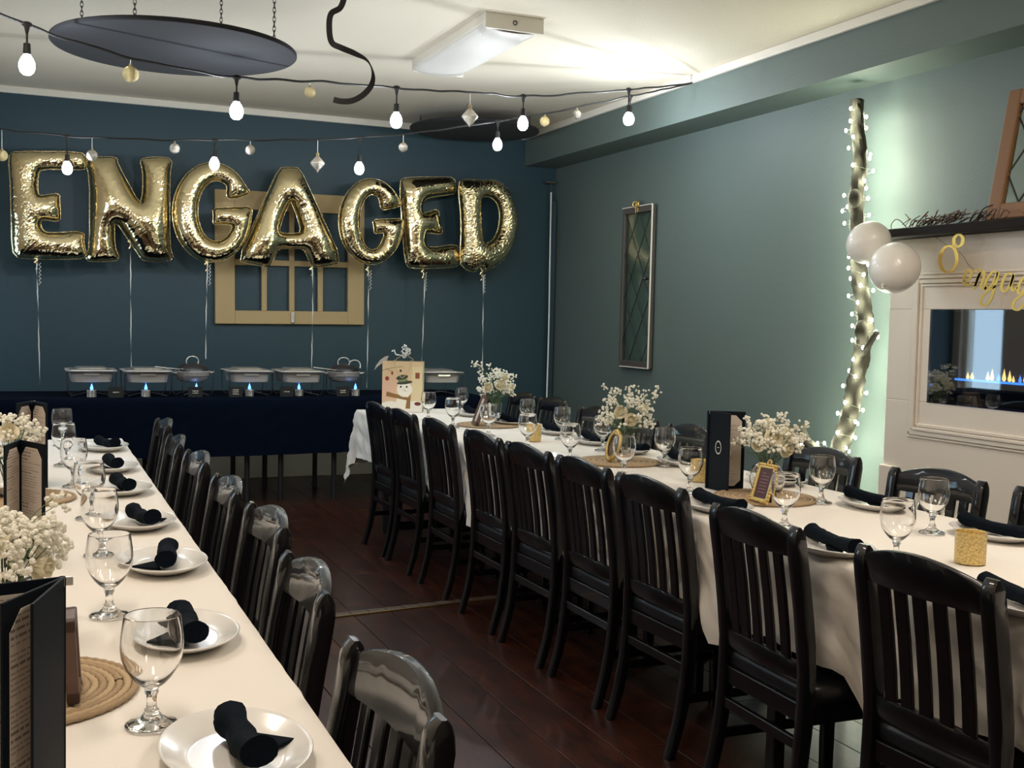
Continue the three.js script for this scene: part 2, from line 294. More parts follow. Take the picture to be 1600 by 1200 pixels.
// ------------------------------------------------------------------ tables and cloths
const TY = 0.75;                                       // height of the set table tops
function drape(x0, x1, d0, d1, top, dropAt, seed, foldAmp = 0.016, step = 0.03) {
  const most = 0.46, xs = [], ds = [];
  const axis = (a, b) => { const o = [], n = Math.ceil((b - a) / step), m = 14; for (let i = m; i >= 1; i--) o.push([a, -most * i / m]); for (let i = 0; i <= n; i++) o.push([a + (b - a) * i / n, 0]); for (let i = 1; i <= m; i++) o.push([b, most * i / m]); return o; };
  const ax = axis(x0, x1), ad = axis(d0, d1), pos = [], uv = [], idx = [];
  for (const [d, ed] of ad) for (const [x, ex] of ax) {
    const k = dropAt(x, d) / most, l0 = Math.hypot(ex, ed), l = l0 * k; let px = x, pd = d, y = top;
    if (l0 > 0) {
      const nx = ex / l0, nd = ed / l0, s = Math.abs(nx) > Math.abs(nd) ? d : x + 40, round = 0.012;
      const f = l / 0.45, wave = foldAmp * f * (Math.sin(s * 13 + seed + 2 * n2(s * 1.3, seed)) + .8 * Math.sin(s * 29 + seed * 2 + n2(s, seed + 4) * 3) * .5 + .6 * n2(s * 9 + y, seed + 9));
      const corner = 2 * Math.abs(nx * nd), crease = foldAmp * (.55 * n2(s * 7 + l * 5, l * 6 + seed) + .3 * n2(s * 17 - l * 9, l * 15));
      const out = round * (1 - Math.exp(-l / 0.015)) + 0.006 * f + (wave - foldAmp * .9 * f) * Math.min(1, l / .08) + crease * Math.min(1, l / .05) + corner * l * (.22 + .10 * Math.sin(Math.atan2(nd, nx) * 6 + seed));
      px += nx * out; pd += nd * out; y = top - Math.max(0, l - 0.006);
    } else y += 0.0007 * n2(x * 3 + seed, d * 2.2) + 0.0005 * Math.max(0, 1 - Math.abs(((d + seed) % 1.35) - .6) / .012);
    pos.push(px, y, -pd); uv.push(x + ex, d + ed);
  }
  const n = ax.length; for (let j = 0; j + 1 < ad.length; j++) for (let i = 0; i + 1 < n; i++) { const a = j * n + i, b = a + 1, c = a + n, e = c + 1; idx.push(a, b, e, a, e, c); }
  const g = new THREE.BufferGeometry(); g.setAttribute('position', new THREE.Float32BufferAttribute(pos, 3)); g.setAttribute('uv', new THREE.Float32BufferAttribute(uv, 2)); g.setIndex(idx); g.computeVertexNormals(); return g;
}
function table(name, label, x0, x1, d0, d1, top, posts) {
  const t = thing(name, label, 'table', V((x0 + x1) / 2, 0, (d0 + d1) / 2)), w = x1 - x0, l = d1 - d0;
  part('tabletop', box(w, 0.03, l, 0, top - 0.018, 0, 0.006), M.tanPaint, t);
  for (const z of posts) for (const s of [-1, 1]) part('leg', [box(0.042, top - 0.033, 0.042, s * (w / 2 - .12), (top - .033) / 2, z * l, 0.005)], M.blackPlastic, t);
  part('apron', [box(w - .2, .06, .02, 0, top - .065, l / 2 - .08), box(w - .2, .06, .02, 0, top - .065, -l / 2 + .08), box(.02, .06, l - .2, w / 2 - .1, top - .065, 0), box(.02, .06, l - .2, -w / 2 + .1, top - .065, 0)], M.blackPlastic, t);
  return t;
}
const RT = [1.912, 2.70, 0.5, 6.95], LT = [-0.47, 0.394, 0.5, 5.52];
table('dining_table', 'long table under the white cloth beside the green wall', ...RT, TY - .004, [-.46, -.16, .16, .46]);
table('dining_table', 'long table under the white cloth on the near side of the aisle', ...LT, TY - .004, [-.46, -.16, .16, .46]);
// ------------------------------------------------------------------ chairs: sitter faces +x, back at -x
function chairBase(label, group) {
  const t = thing('dining_chair', label, 'chair', P3(0, 0, 0), 0, group), W = 0.205;
  const postX = (y) => y < 0.46 ? -0.168 - 0.066 * ((0.46 - y) / 0.46) ** 2.5 : -0.168 - 0.055 * ((y - 0.46) / 0.385) ** 1.35;
  for (const s of [-1, 1]) {
    const rings = []; const ys = [0, .04, .1, .17, .24, .31, .38, .46, .54, .62, .70, .77, .80, .822, .836, .844];
    for (const y of ys) { const top = Math.max(0, (y - .79) / .054), dx = 0.020 * Math.sqrt(Math.max(0.05, 1 - top ** 2.6)) * (y < .4 ? .70 + .75 * y : 1), w = .034 + (y > .5 ? .006 : 0) - .006 * top ** 3; rings.push(rrect(dx * 2, w, .006, 2).map(([u, v]) => P3(postX(y) + u + .006 * top, y, s * (W - .019) + v))); }
    part('leg', loft(rings), M.lacquer, t);
    part('leg', loft([0, .2, .385].map((y) => rrect(.032 + .014 * y, .032 + .014 * y, .005, 2).map(([u, v]) => P3(.185 + u, y, s * (W - .026) + v)))), M.lacquer, t);
    part('side_stretcher', box(.36, .026, .018, .0, .18, s * (W - .022), .004), M.lacquer, t); part('side_apron', box(.33, .055, .02, .012, .355, s * (W - .022), .004), M.lacquer, t);
  }
  const bow = (z) => -0.020 * (1 - (z / .18) ** 2);
  const rail = (y0, y1, arch, th) => { const r = []; for (let i = 0; i <= 14; i++) { const z = -.172 + .344 * i / 14, yt = y1 + arch * Math.cos(z / .172 * Math.PI / 2) ** .8, ym = (y0 + yt) / 2; r.push(rrect(th, yt - y0, .007, 2).map(([u, v]) => P3(postX(ym + v) + bow(z) + u, ym + v, z))); } return loft(r); };
  part('crest_rail', rail(.762, .826, .034, .022), M.lacquer, t);
  part('lower_rail', rail(.440, .484, .012, .020), M.lacquer, t);
  for (let i = 0; i < 5; i++) { const z = (i - 2) * .0575; part('slat', loft([.475, .56, .65, .775].map((y) => rrect(.012, .037, .003, 1).map(([u, v]) => P3(postX(y) + bow(z) + u, y, z + v)))), M.lacquer, t); }
  const seat = []; for (const [y, k] of [[.380, .985], [.387, 1], [.410, 1], [.421, .985], [.427, .93], [.430, .7], [.431, .3]]) seat.push(rrect(.38 * k, .40 * k, .045 * k, 4).map(([u, v]) => P3(.022 + u, y + (y > .424 ? .003 * Math.cos(v * 6) : 0), v)));
  part('seat', loft(seat, 1.2), M.vinyl, t);
  part('back_apron', box(.018, .05, .35, -.168, .355, 0, .004), M.lacquer, t); part('back_stretcher', box(.018, .03, .35, -.176, .275, 0, .004), M.lacquer, t);
  part('front_apron', box(.02, .055, .345, .19, .35, 0, .004), M.lacquer, t); part('front_stretcher', box(.018, .026, .345, .19, .25, 0, .004), M.lacquer, t);
  return t;
}
const BX = 0.222;                                      // base centre to back top
const rightRow = [[1.79, 1.885, .03], [1.772, 2.475, -.03], [1.826, 3.13, .02], [1.828, 3.61, 0], [1.822, 4.09, .02], [1.824, 4.575, 0], [1.826, 5.17, 0], [1.828, 5.74, 0], [1.828, 6.21, 0.01]];
const leftRow = [[.478, 1.50, .03], [.507, 2.19, -.03], [.556, 2.83, .02], [.545, 3.40, 0], [.545, 4.05, .02], [.534, 4.61, -.02], [.565, 5.33, .01]];
const farRow = [[2.975, 2.50, .02], [2.92, 2.985, .1], [2.95, 3.645, .08], [2.955, 4.675, 0], [2.97, 5.2, -.03], [2.985, 5.75, -.06], [3.075, 6.5, -.02], [3.06, 6.93, 0]];
tag(part('tablecloth', drape(...RT, TY, (x, d) => d > 6.55 ? 0.30 + .05 * (d > 6.9) : 0.292 + 0.09 * THREE.MathUtils.smoothstep(Math.min(...(x < 2.3 ? rightRow : farRow).map((q) => Math.abs(q[1] - d))), .19, .26), 1.7, 0.022), M.cloth, scene), 'long white tablecloth with hanging folds on the table beside the green wall', 'tablecloth');
tag(part('tablecloth', drape(...LT, TY, () => 0.265, 4.1, 0.012), M.cloth, scene), 'long white tablecloth on the table with the three menus', 'tablecloth');
const chair0 = chairBase('', 'dining chairs along the two long tables');
rightRow.forEach(([x, d, a], i) => {
  const k = rightRow.length - 1 - i, label = `black slat-back chair on the aisle side of the gift-bag table, ${ordinal[k]} from the gift bag`;
  const c = i ? copy(chair0, label) : tag(chair0, label); c.position.copy(V(x + BX, 0, d)); c.rotation.y = a;
});
leftRow.forEach(([x, d, a], i) => copy(chair0, `glossy black chair at the three-menu table, ${ordinal[leftRow.length - 1 - i]} from the buffet`, V(x - BX, 0, d), Math.PI + a));
farRow.forEach(([x, d, a], i) => copy(chair0, `black chair on the green-wall side of the gift-bag table, ${ordinal[i]} from the fireplace end`, V(x - BX, 0, d), Math.PI + a));

// ------------------------------------------------------------------ table settings
const goblet0 = (() => {
  const t = thing('water_goblet', '', 'glass', P3(0, 0, 0), 0, 'water goblets on the two long tables');
  const out = [[.0001, .001], [.030, .0005], [.0365, .0015], [.0375, .004], [.034, .0065], [.022, .010], [.014, .016], [.0105, .022], [.0105, .025], [.0078, .028], [.0070, .036], [.0075, .046], [.0100, .050], [.0095, .054], [.012, .058], [.020, .064], [.029, .074], [.037, .087], [.0425, .102], [.0445, .117], [.0438, .132], [.0416, .148], [.0394, .162]];
  const inn = [[.0386, .1634], [.0378, .162], [.0399, .148], [.0421, .132], [.0428, .117], [.0408, .102], [.0352, .088], [.0268, .0755], [.016, .0665], [.006, .0630], [.0001, .0625]];
  part('bowl', lathe([...out, ...inn], 36), M.glass, t);
  return t;
})();
const gobR = [[2.03, 2.223], [2.425, 2.513], [2.05, 2.713], [2.458, 3.058], [2.13, 3.36], [2.09, 3.767], [2.42, 4.02], [2.10, 4.256], [2.425, 4.577], [2.11, 4.722], [2.45, 5.06], [2.14, 5.278], [2.495, 5.592], [2.11, 5.72], [2.124, 6.171], [2.473, 6.552]];
const gobL = [[.161, 1.666], [.142, 2.30], [.155, 2.88], [.155, 3.40], [.135, 4.027], [.119, 4.585], [.129, 5.252]];
{
  let first = true; const put = (label, x, d) => { const g = first ? tag(goblet0, label) : copy(goblet0, label); g.position.copy(V(x, TY + .001, d)); g.rotation.y = rand() * 6; first = false; };
  const near = gobR.filter((g) => g[0] < 2.25), far = gobR.filter((g) => g[0] >= 2.25);
  near.forEach(([x, d], i) => put(`empty water goblet on the aisle side of the gift-bag table, ${ordinal[near.length - 1 - i]} from the gift bag`, x, d));
  far.forEach(([x, d], i) => put(`empty water goblet on the wall side of the gift-bag table, ${ordinal[far.length - 1 - i]} from the buffet end`, x, d));
  gobL.forEach(([x, d], i) => put(`empty water goblet on the three-menu table, ${ordinal[gobL.length - 1 - i]} from the buffet end`, x, d));
}
const plate0 = (() => {
  const t = thing('oval_plate', '', 'plate', P3(0, 0, 0), 0, 'oval white plates on the two long tables');
  const g = lathe([[.0001, .003], [.055, .003], [.058, .0005], [.061, .0005], [.063, .003], [.078, .009], [.094, .0185], [.0985, .0215], [.100, .0235], [.0985, .0250], [.094, .0225], [.078, .0135], [.066, .0080], [.060, .0068], [.0001, .0066]], 56).scale(1, 1, 1.42);
  part('rim_and_well', g, M.china, t);
  return t;
})();
const napkinShape = (seed, len, flap, fl) => {
  const r = rng(seed), rings = [], N = 18, geos = [];
  for (let i = 0; i <= N; i++) {
    const u = i / N - .5, rad = .0190 + .0036 * (2 * u) ** 2 + .0012 * n2(u * 5, seed), z = u * len, y = .0215 + .012 * (2 * u) ** 2 * (u > 0 ? .8 : .5), ring = [];
    for (let j = 0; j < 16; j++) { const a = j / 16 * TAU, k = rad * (1 + .05 * n2(a * 2, u * 4 + seed)); ring.push(P3(Math.cos(a) * k * 1.08 + .004 * n2(u * 2, seed + 3), y + Math.sin(a) * k * .9, z)); }
    rings.push(ring);
  }
  geos.push(loft(rings, 1.0));
  for (let k = 0; k < 3; k++) { const pts = []; for (let i = 0; i <= 26; i++) { const a = i / 26 * TAU * 1.6, q = .019 - .0045 * i / 26 * 2.6; pts.push(P3(Math.cos(a) * q, .0305 + Math.sin(a) * q * .85, len / 2 - .0006)); } if (!k) geos.push(tube(pts, .0013, 40, 5)); }
  const s = new THREE.Shape(); s.moveTo(0, -.05); s.lineTo(.062 * flap, -.012); s.lineTo(.012 * flap, .035); s.closePath();
  const fg = new THREE.ExtrudeGeometry(s, { depth: .003, bevelEnabled: true, bevelSize: .001, bevelThickness: .001, bevelSegments: 1 }); fg.rotateX(-Math.PI / 2); fg.translate(-.012 * -flap, .004, -len * .12 * flap); geos.push(fg);
  return merge(geos);
};
const napkinGeos = [[3, .170, -1], [5, .160, 1], [8, .172, -1], [12, .25, .4], [15, .24, -.4], [18, .26, .4]].map((a) => napkinShape(...a));
const plateR = [[1.955, 1.76, 'aisle'], [1.955, 2.385, 'aisle'], [2.025, 3.03, 'aisle'], [2.045, 4.29, 'aisle'], [2.555, 2.41, 'wall'], [2.575, 2.93, 'wall'], [2.60, 3.50, 'wall'], [2.53, 4.05, 'wall'], [2.51, 4.50, 'wall'], [2.52, 4.86, 'wall'], [2.54, 5.317, 'wall'], [2.50, 5.83, 'wall'], [2.48, 6.40, 'wall']];
const plateL = [[.253, 1.50], [.255, 2.085], [.285, 2.70], [.277, 3.25], [.272, 3.87], [.276, 4.42], [.292, 5.08]];
{
  let n = 0; const put = (where, x, d, turn, nt) => {
    const label = `white oval plate ${where}`, p = n ? copy(plate0, label) : tag(plate0, label); p.position.copy(V(x, TY + .001, d)); p.rotation.y = turn;
    if (x === 2.045) { n++; return; }
    const k = tag(part('napkin', napkinGeos[n % 3 + (where.includes('gift') ? 3 : 0)], M.napkin, scene), `black napkin, plate ${where}`, 'napkin', 'rolled black napkins on the plates');
    k.position.copy(V(x + .008, TY + .0085, d)); k.rotation.y = nt; n++;
  };
  const a = plateR.filter((p) => p[2] === 'aisle'), b = plateR.filter((p) => p[2] === 'wall');
  a.forEach(([x, d], i) => put(`on the aisle side of the gift-bag table, ${ordinal[i]} from its near end`, x, d, .05 * (rand() - .5), -.1 + .25 * (rand() - .5)));
  b.forEach(([x, d], i) => put(`on the wall side of the gift-bag table, ${ordinal[i]} from the fireplace end`, x, d, .1 * (rand() - .5), Math.PI + .25 * (rand() - .5)));
  plateL.forEach(([x, d], i) => put(`on the three-menu table, ${ordinal[plateL.length - 1 - i]} from the buffet end`, x, d, .06 * (rand() - .5), [.05, .0, -.12, .22, .12, .15, .35][i]));
}
// braided round mats: rings of twisted jute cord
const mat0 = (() => {
  const t = thing('placemat', '', 'placemat', P3(0, 0, 0), 0, 'round braided placemats'), geos = [], dark = [];
  for (let k = 0; k < 14; k++) {
    const R = .012 + k * .0122, n = Math.max(24, Math.round(R * TAU / .0055)), ring = [], pos = [], idx = [], m = 7;
    for (let i = 0; i <= n; i++) { const a = i / n * TAU, b = 1 + .16 * Math.sin(i * 1.9 + k); for (let j = 0; j < m; j++) { const c = j / m * TAU; const rr = R + Math.cos(c) * .0061 * b; pos.push(Math.cos(a) * rr, .0048 + Math.sin(c) * .0047 * b, Math.sin(a) * rr); } }
    for (let i = 0; i < n; i++) for (let j = 0; j < m; j++) { const q = i * m + j, r = i * m + (j + 1) % m; idx.push(q, r, r + m, q, r + m, q + m); }
    const g = new THREE.BufferGeometry(); g.setAttribute('position', new THREE.Float32BufferAttribute(pos, 3)); g.setIndex(idx); g.computeVertexNormals(); (k % 2 ? dark : geos).push(g);
  }
  part('braid', geos, M.jute, t); part('dark_braid', dark, std([0.36, 0.255, 0.15], 0.9), t);
  return t;
})();
[[2.325, 3.19, 'under the flowers next to the standing menu on the gift-bag table'], [2.30, 4.19, 'under the middle flowers of the gift-bag table'], [2.35, 5.80, 'under the flowers next to the gift bag'], [-.015, 1.87, 'behind the nearest standing menu on the three-menu table'], [-.04, 3.80, 'beyond the second menu on the three-menu table']].forEach(([x, d, where], i) => {
  const label = `round braided jute placemat ${where}`, c = i ? copy(mat0, label) : tag(mat0, label); c.position.copy(V(x, TY + .0015, d));
});

// ------------------------------------------------------------------ standing menus
const menuPrint = [1, 2].map((seed) => canvasTex(256, 512, (c, w, h) => {
  const r = rng(seed); c.fillStyle = '#c9beb2'; c.fillRect(0, 0, w, h); c.fillStyle = '#7d7069';
  let y = 34; while (y < h - 30) { const head = r() < .16; c.globalAlpha = head ? .95 : .7; const l = head ? 70 + r() * 40 : 120 + r() * 80; for (let x = 26; x < 26 + l;) { const q = 8 + r() * 26; c.fillRect(x, y, Math.min(q, 26 + l - x), head ? 6 : 3.4); x += q + 5; } y += head ? 15 : r() < .14 ? 20 : 11; }
}));
const pageMats = menuPrint.map((t) => std(0xffffff, 0.85, { map: t }));
function menu(label, spine, e1, e2, logo, e3) {
  const h = 0.283, w = 0.13, t = thing('menu_stand', label, 'menu', V(spine[0], TY + .001, spine[1]));
  [e1, e2, ...(e3 ? [e3] : [])].forEach(([x, d], i) => {
    const dir = P3(x - spine[0], 0, -(d - spine[1])).normalize(), ang = Math.atan2(-dir.z, dir.x), s = i ? 1 : -1;    // inner face towards the other board
    const o = [e2, e1, e2][i], od = P3(o[0] - spine[0], 0, -(o[1] - spine[1])), nz = P3(Math.sin(ang), 0, Math.cos(ang)), inner = od.dot(nz) > 0 ? 1 : -1;
    const cov = part('cover', box(w, h, .0035, w / 2, h / 2, 0, .0012), M.menu, t); cov.rotation.y = ang;
    const sh = new THREE.Shape(), a = .016, b = w - .012, y0 = .012, y1 = h - .014, k = .022;
    sh.moveTo(a, y0 + k); sh.lineTo(a + k, y0); sh.lineTo(b - k, y0); sh.lineTo(b, y0 + k); sh.lineTo(b, y1 - k); sh.lineTo(b - k, y1); sh.lineTo(a + k, y1); sh.lineTo(a, y1 - k); sh.closePath();
    const pg = new THREE.ExtrudeGeometry(sh, { depth: .0008, bevelEnabled: false, curveSegments: 2 }), u = pg.attributes.uv, pp = pg.attributes.position;
    for (let q = 0; q < u.count; q++) u.setXY(q, inner > 0 ? pp.getX(q) / w : 1 - pp.getX(q) / w, pp.getY(q) / h);
    pg.translate(0, 0, inner > 0 ? .0022 : -.0030); part('page', pg, pageMats[i % 2], cov);
    if (logo && i === 0) part('oval_logo', [new THREE.TorusGeometry(.0165, .0016, 6, 36).scale(1, 1.35, .5).translate(w / 2, h * .55, -inner * .0022), box(.013, .0022, .0006, w / 2, h * .55, -inner * .0021)], M.ribbon, cov);
  });
  const sp = part('spine', box(.008, h, .010, -.002, h / 2, 0, .002), M.menu, t);
  part('clip', [box(.003, .011, .013, -.001, h - .006, .0, .001), box(.012, .011, .003, .004, h - .006, .0, .001)], M.steel, sp);
}
menu('tall black menu with a white oval emblem standing on the gift-bag table', [2.265, 3.46], [2.27, 3.33], [2.378, 3.39], true);
menu('black menu standing nearest on the three-menu table, edge on with a pale page', [.037, 1.415], [.003, 1.295], [-.029, 1.302], false, [-.09, 1.385]);
menu('black menu standing open with both printed pages showing, second on the three-menu table', [-.022, 2.93], [-.054, 2.804], [.032, 2.812], false);
menu('farthest black menu on the three-menu table, open before the buffet', [.007, 4.15], [-.040, 4.029], [.054, 4.029], false);

// ------------------------------------------------------------------ vases of white flowers
function rose(R, seed) {
  const r = rng(seed), geos = [];
  for (let k = 0; k < 15; k++) {
    const ring = k < 3 ? 0 : k < 8 ? 1 : 2, a0 = k * 2.4 + r(), rad = R * [.28, .6, .95][ring], ht = R * [.95, .85, .55][ring], wid = [1.5, 1.25, 1.1][ring], pos = [], idx = [];
    for (let i = 0; i <= 5; i++) for (let j = 0; j <= 6; j++) { const v = i / 5, s = (j / 6 - .5) * 2, a = a0 + s * wid * (.55 + .45 * v) * (1 - .25 * v * Math.abs(s)), rr = rad * (.35 + .65 * Math.sin(v * 1.9)) * (1 + .12 * (v > .8) * (ring > 0)), y = -R * .45 + ht * v * 1.35 - (ring === 2 ? .28 * R * v * v * v : 0) - .14 * R * s * s * v; pos.push(Math.cos(a) * rr, y, Math.sin(a) * rr); }
    for (let i = 0; i < 5; i++) for (let j = 0; j < 6; j++) { const q = i * 7 + j; idx.push(q, q + 1, q + 8, q, q + 8, q + 7); }
    const g = new THREE.BufferGeometry(); g.setAttribute('position', new THREE.Float32BufferAttribute(pos, 3)); g.setIndex(idx); g.computeVertexNormals(); geos.push(g);
  }
  geos.push(new THREE.SphereGeometry(R * .42, 10, 8)); return merge(geos);
}
const roseGeos = [[.031, 1], [.030, 2], [.028, 3]].map((a) => rose(...a));
const leafGeo = (() => { const pos = [], idx = []; for (let i = 0; i <= 6; i++) for (let j = -1; j <= 1; j++) { const v = i / 6, w = .011 * Math.sin(Math.PI * (.08 + .92 * v) ** .8); pos.push(j * w, .05 * v, .006 * v * v * 3 - Math.abs(j) * -.003); } for (let i = 0; i < 6; i++) for (let j = 0; j < 2; j++) { const q = i * 3 + j; idx.push(q, q + 1, q + 4, q, q + 4, q + 3); } const g = new THREE.BufferGeometry(); g.setAttribute('position', new THREE.Float32BufferAttribute(pos, 3)); g.setIndex(idx); g.computeVertexNormals(); return g; })();
function bouquet(label, pos, { R = [.10, .07], top = .19, n = 240, roses, vase = 'bowl', seed = 1, sprays = 7, leaves = 6 }) {
  const r = rng(seed), t = thing('flower_vase', label, 'flowers', pos, 0);
  const prof = vase === 'bowl' ? [[.0001, .001], [.035, .001], [.05, .012], [.0595, .035], [.061, .055], [.055, .078], [.044, .094], [.041, .102], [.0395, .102], [.0425, .094], [.0535, .077], [.0592, .055], [.0577, .036], [.0485, .0145], [.034, .005], [.0001, .005]] : [[.0001, .001], [.033, .001], [.036, .006], [.037, .05], [.040, .11], [.0385, .11], [.0355, .05], [.034, .01], [.0001, .007]];
  part('vase', lathe(prof, 40), M.glass, t);
  const blo = [], st = [], centre = P3(0, top, 0);
  const head = (p, k) => { const g = new THREE.IcosahedronGeometry(k, 0); g.scale(1, .8, 1).rotateX(r() * 3).rotateY(r() * 3).translate(p.x, p.y, p.z); blo.push(clean(g)); };
  for (let i = 0; i < 46; i++) {
    const a = r() * TAU, b = Math.acos(1 - 1.45 * r()), p = centre.clone().add(P3(Math.cos(a) * Math.sin(b) * R[0], Math.cos(b) * R[1], Math.sin(a) * Math.sin(b) * R[0]).multiplyScalar(.72 + .35 * r()));
    st.push(tube([P3((r() - .5) * .03, .03, (r() - .5) * .03), P3(p.x * .3, top * .62, p.z * .3), p], .0009, 6, 4));
    for (let k = 0; k < n / 46; k++) head(p.clone().add(P3((r() - .5) * .036, (r() - .5) * .03, (r() - .5) * .036)), .0048 + .0034 * r());
  }
  for (let i = 0; i < sprays; i++) { const a = r() * TAU, p = centre.clone().add(P3(Math.cos(a) * R[0] * (.6 + .65 * r()), R[1] * (.55 + .85 * r()), Math.sin(a) * R[0] * (.6 + .65 * r()))); st.push(tube([centre.clone(), centre.clone().lerp(p, .6).add(P3(0, .012, 0)), p], .0008, 6, 4)); for (let k = 0; k < 8; k++) head(p.clone().add(P3((r() - .5) * .034, (r() - .5) * .03, (r() - .5) * .034)), .0046 + .0022 * r()); }
  tag(part('stems', st, M.stem, t), null, null, null, 'stuff');
  tag(part('blossoms', blo, M.blossom, t), "baby's breath blossoms", null, null, 'stuff');
  roses.forEach(([x, y, z], i) => { const m = part('rose', roseGeos[i % 3], M.petal, t); m.position.set(x, top + y, z); m.lookAt(m.position.clone().multiplyScalar(1).add(t.position).add(P3(x, y + .02, z))); m.rotateX(Math.PI / 2); });
  for (let i = 0; i < leaves; i++) { const m = part('leaf', leafGeo, M.leaf, t), a = i / leaves * TAU + r(); m.position.set(Math.cos(a) * .022, top - .055, Math.sin(a) * .022); m.rotation.set(.9 + .4 * r(), 0, 0); m.rotation.order = 'YXZ'; m.rotation.y = -a + Math.PI / 2; }
  return t;
}
bouquet('bowl vase of white roses next to the standing menu on the gift-bag table', V(2.375, TY + .012, 3.25), { R: [.115, .066], top: .182, roses: [[-.03, .02, .07], [.035, .03, .05], [-.065, -.005, .035], [.0, .055, .0], [.01, -.018, .088]], seed: 21, n: 380 });
bouquet('middle vase of white flowers on the gift-bag table with wide airy sprays', V(2.345, TY + .012, 4.22), { R: [.12, .088], top: .185, roses: [[.055, .03, .04], [-.055, .02, .05], [-.02, -.01, .08]], vase: 'tall', seed: 33, sprays: 12, n: 260 });
bouquet('vase of white flowers on the gift-bag table closest to the gift bag', V(2.43, TY + .012, 5.90), { R: [.105, .10], top: .195, roses: [[-.005, .02, .075], [-.065, .005, .05], [.065, .0, .05], [.03, .055, .04]], vase: 'tall', seed: 45, sprays: 9, n: 280 });
bouquet('nearest low vase of white flowers on the three-menu table', V(-.045, TY + .012, 2.24), { R: [.10, .07], top: .135, roses: [[-.02, .03, .06], [.06, -.02, .03], [-.05, .0, .05]], seed: 57, n: 520, sprays: 5 });
bouquet('far vase of white flowers behind the second menu on the three-menu table', V(-.06, TY + .012, 3.83), { R: [.115, .08], top: .17, roses: [[.0, .035, .06], [-.07, .0, .05]], seed: 69, n: 400, sprays: 6 });

// ------------------------------------------------------------------ small frames, candles, gift bag
{
  const print = canvasTex(128, 192, (c, w, h) => { c.fillStyle = '#4b2226'; c.fillRect(0, 0, w, h); c.fillStyle = '#8d6560'; for (let i = 0; i < 7; i++) c.fillRect(26, 30 + i * 20, 40 + (i * 37 % 38), 5); });
  const pm = std(0xffffff, 0.5, { map: print });
  const frame = (name, label, pos, turn, lean, build) => { const t = thing(name, label, 'picture frame', pos, turn), f = new THREE.Group(); build(t); t.rotation.order = 'YXZ'; t.rotation.x = -lean; return t; };
  frame('picture_frame', 'small ornate gold frame with a dark red print on the gift-bag table', V(2.215, TY + .016, 3.07), -1.5, .30, (t) => {
    const b = []; for (const [w, h, x, y] of [[.084, .012, 0, .006], [.084, .012, 0, .118], [.012, .124, -.036, .062], [.012, .124, .036, .062]]) b.push(box(w, h, .012, x, y, 0, .004));
    const r = rng(4); for (let i = 0; i < 44; i++) { const u = i / 44 * 4, s = Math.floor(u), v = u % 1 - .5, p = [[v * .084, .002], [.043, .062 + v * .124], [-v * .084, .124], [-.043, .062 - v * .124]][s]; b.push(new THREE.SphereGeometry(.0042 + .0026 * r(), 7, 5).translate(p[0], p[1], .003)); }
    b.push(new THREE.TorusGeometry(.009, .003, 6, 12).translate(0, .133, 0)); part('frame', b, M.goldPaint, t);
    part('print', box(.064, .104, .003, 0, .062, .001, .001), pm, t); part('easel_leg', loft([0, 1].map((k) => rrect(.03 - .01 * k, .003, .001, 1).map(([u, v]) => P3(u, .1 - .096 * k, -.006 - .040 * k + v)))), M.black, t);
  });
  frame('picture_frame', 'small oval gold frame on the middle placemat of the gift-bag table', V(2.225, TY + .016, 4.14), -1.55, .28, (t) => {
    part('frame', [new THREE.TorusGeometry(.044, .0075, 10, 40).scale(1, 1.38, 1).translate(0, .067, 0), new THREE.TorusGeometry(.036, .003, 8, 40).scale(1, 1.42, 1).translate(0, .067, .004)], M.goldPaint, t);
    part('print', new THREE.CylinderGeometry(.040, .040, .003, 36).rotateX(Math.PI / 2).scale(1, 1.38, 1).translate(0, .067, -.002), std([.12, .085, .05], .4), t);
    part('easel_leg', loft([0, 1].map((k) => rrect(.03 - .008 * k, .003, .001, 1).map(([u, v]) => P3(u, .105 - .097 * k, -.007 - .042 * k + v)))), M.black, t);
  });
  const woodFrame = (label, pos, turn, lean, s) => frame('picture_frame', label, pos, turn, lean, (t) => {
    part('frame', [box(.13 * s, .02, .018, 0, .01, 0, .003), box(.13 * s, .02, .018, 0, .18 * s - .01, 0, .003), box(.02, .18 * s, .018, -.065 * s + .01, .09 * s, 0, .003), box(.02, .18 * s, .018, .065 * s - .01, .09 * s, 0, .003)], std([.11, .06, .042], .5), t);
    part('print', box(.1 * s, .15 * s, .003, 0, .09 * s, 0, .001), M.paper, t);
    part('easel_leg', loft([0, 1].map((k) => rrect(.04, .004, .001, 1).map(([u, v]) => P3(u, .15 * s - .148 * s * k, -.012 - .085 * s * k + v)))), std([.11, .06, .042], .5), t);
  });
  woodFrame('brown wooden frame seen from its side beside the far flowers', V(2.245, TY + .014, 5.74), -1.75, .35, .95);
  woodFrame('dark wooden frame seen edge on behind the nearest menu', V(.062, TY + .014, 1.80), 1.50, .06, .70);
}
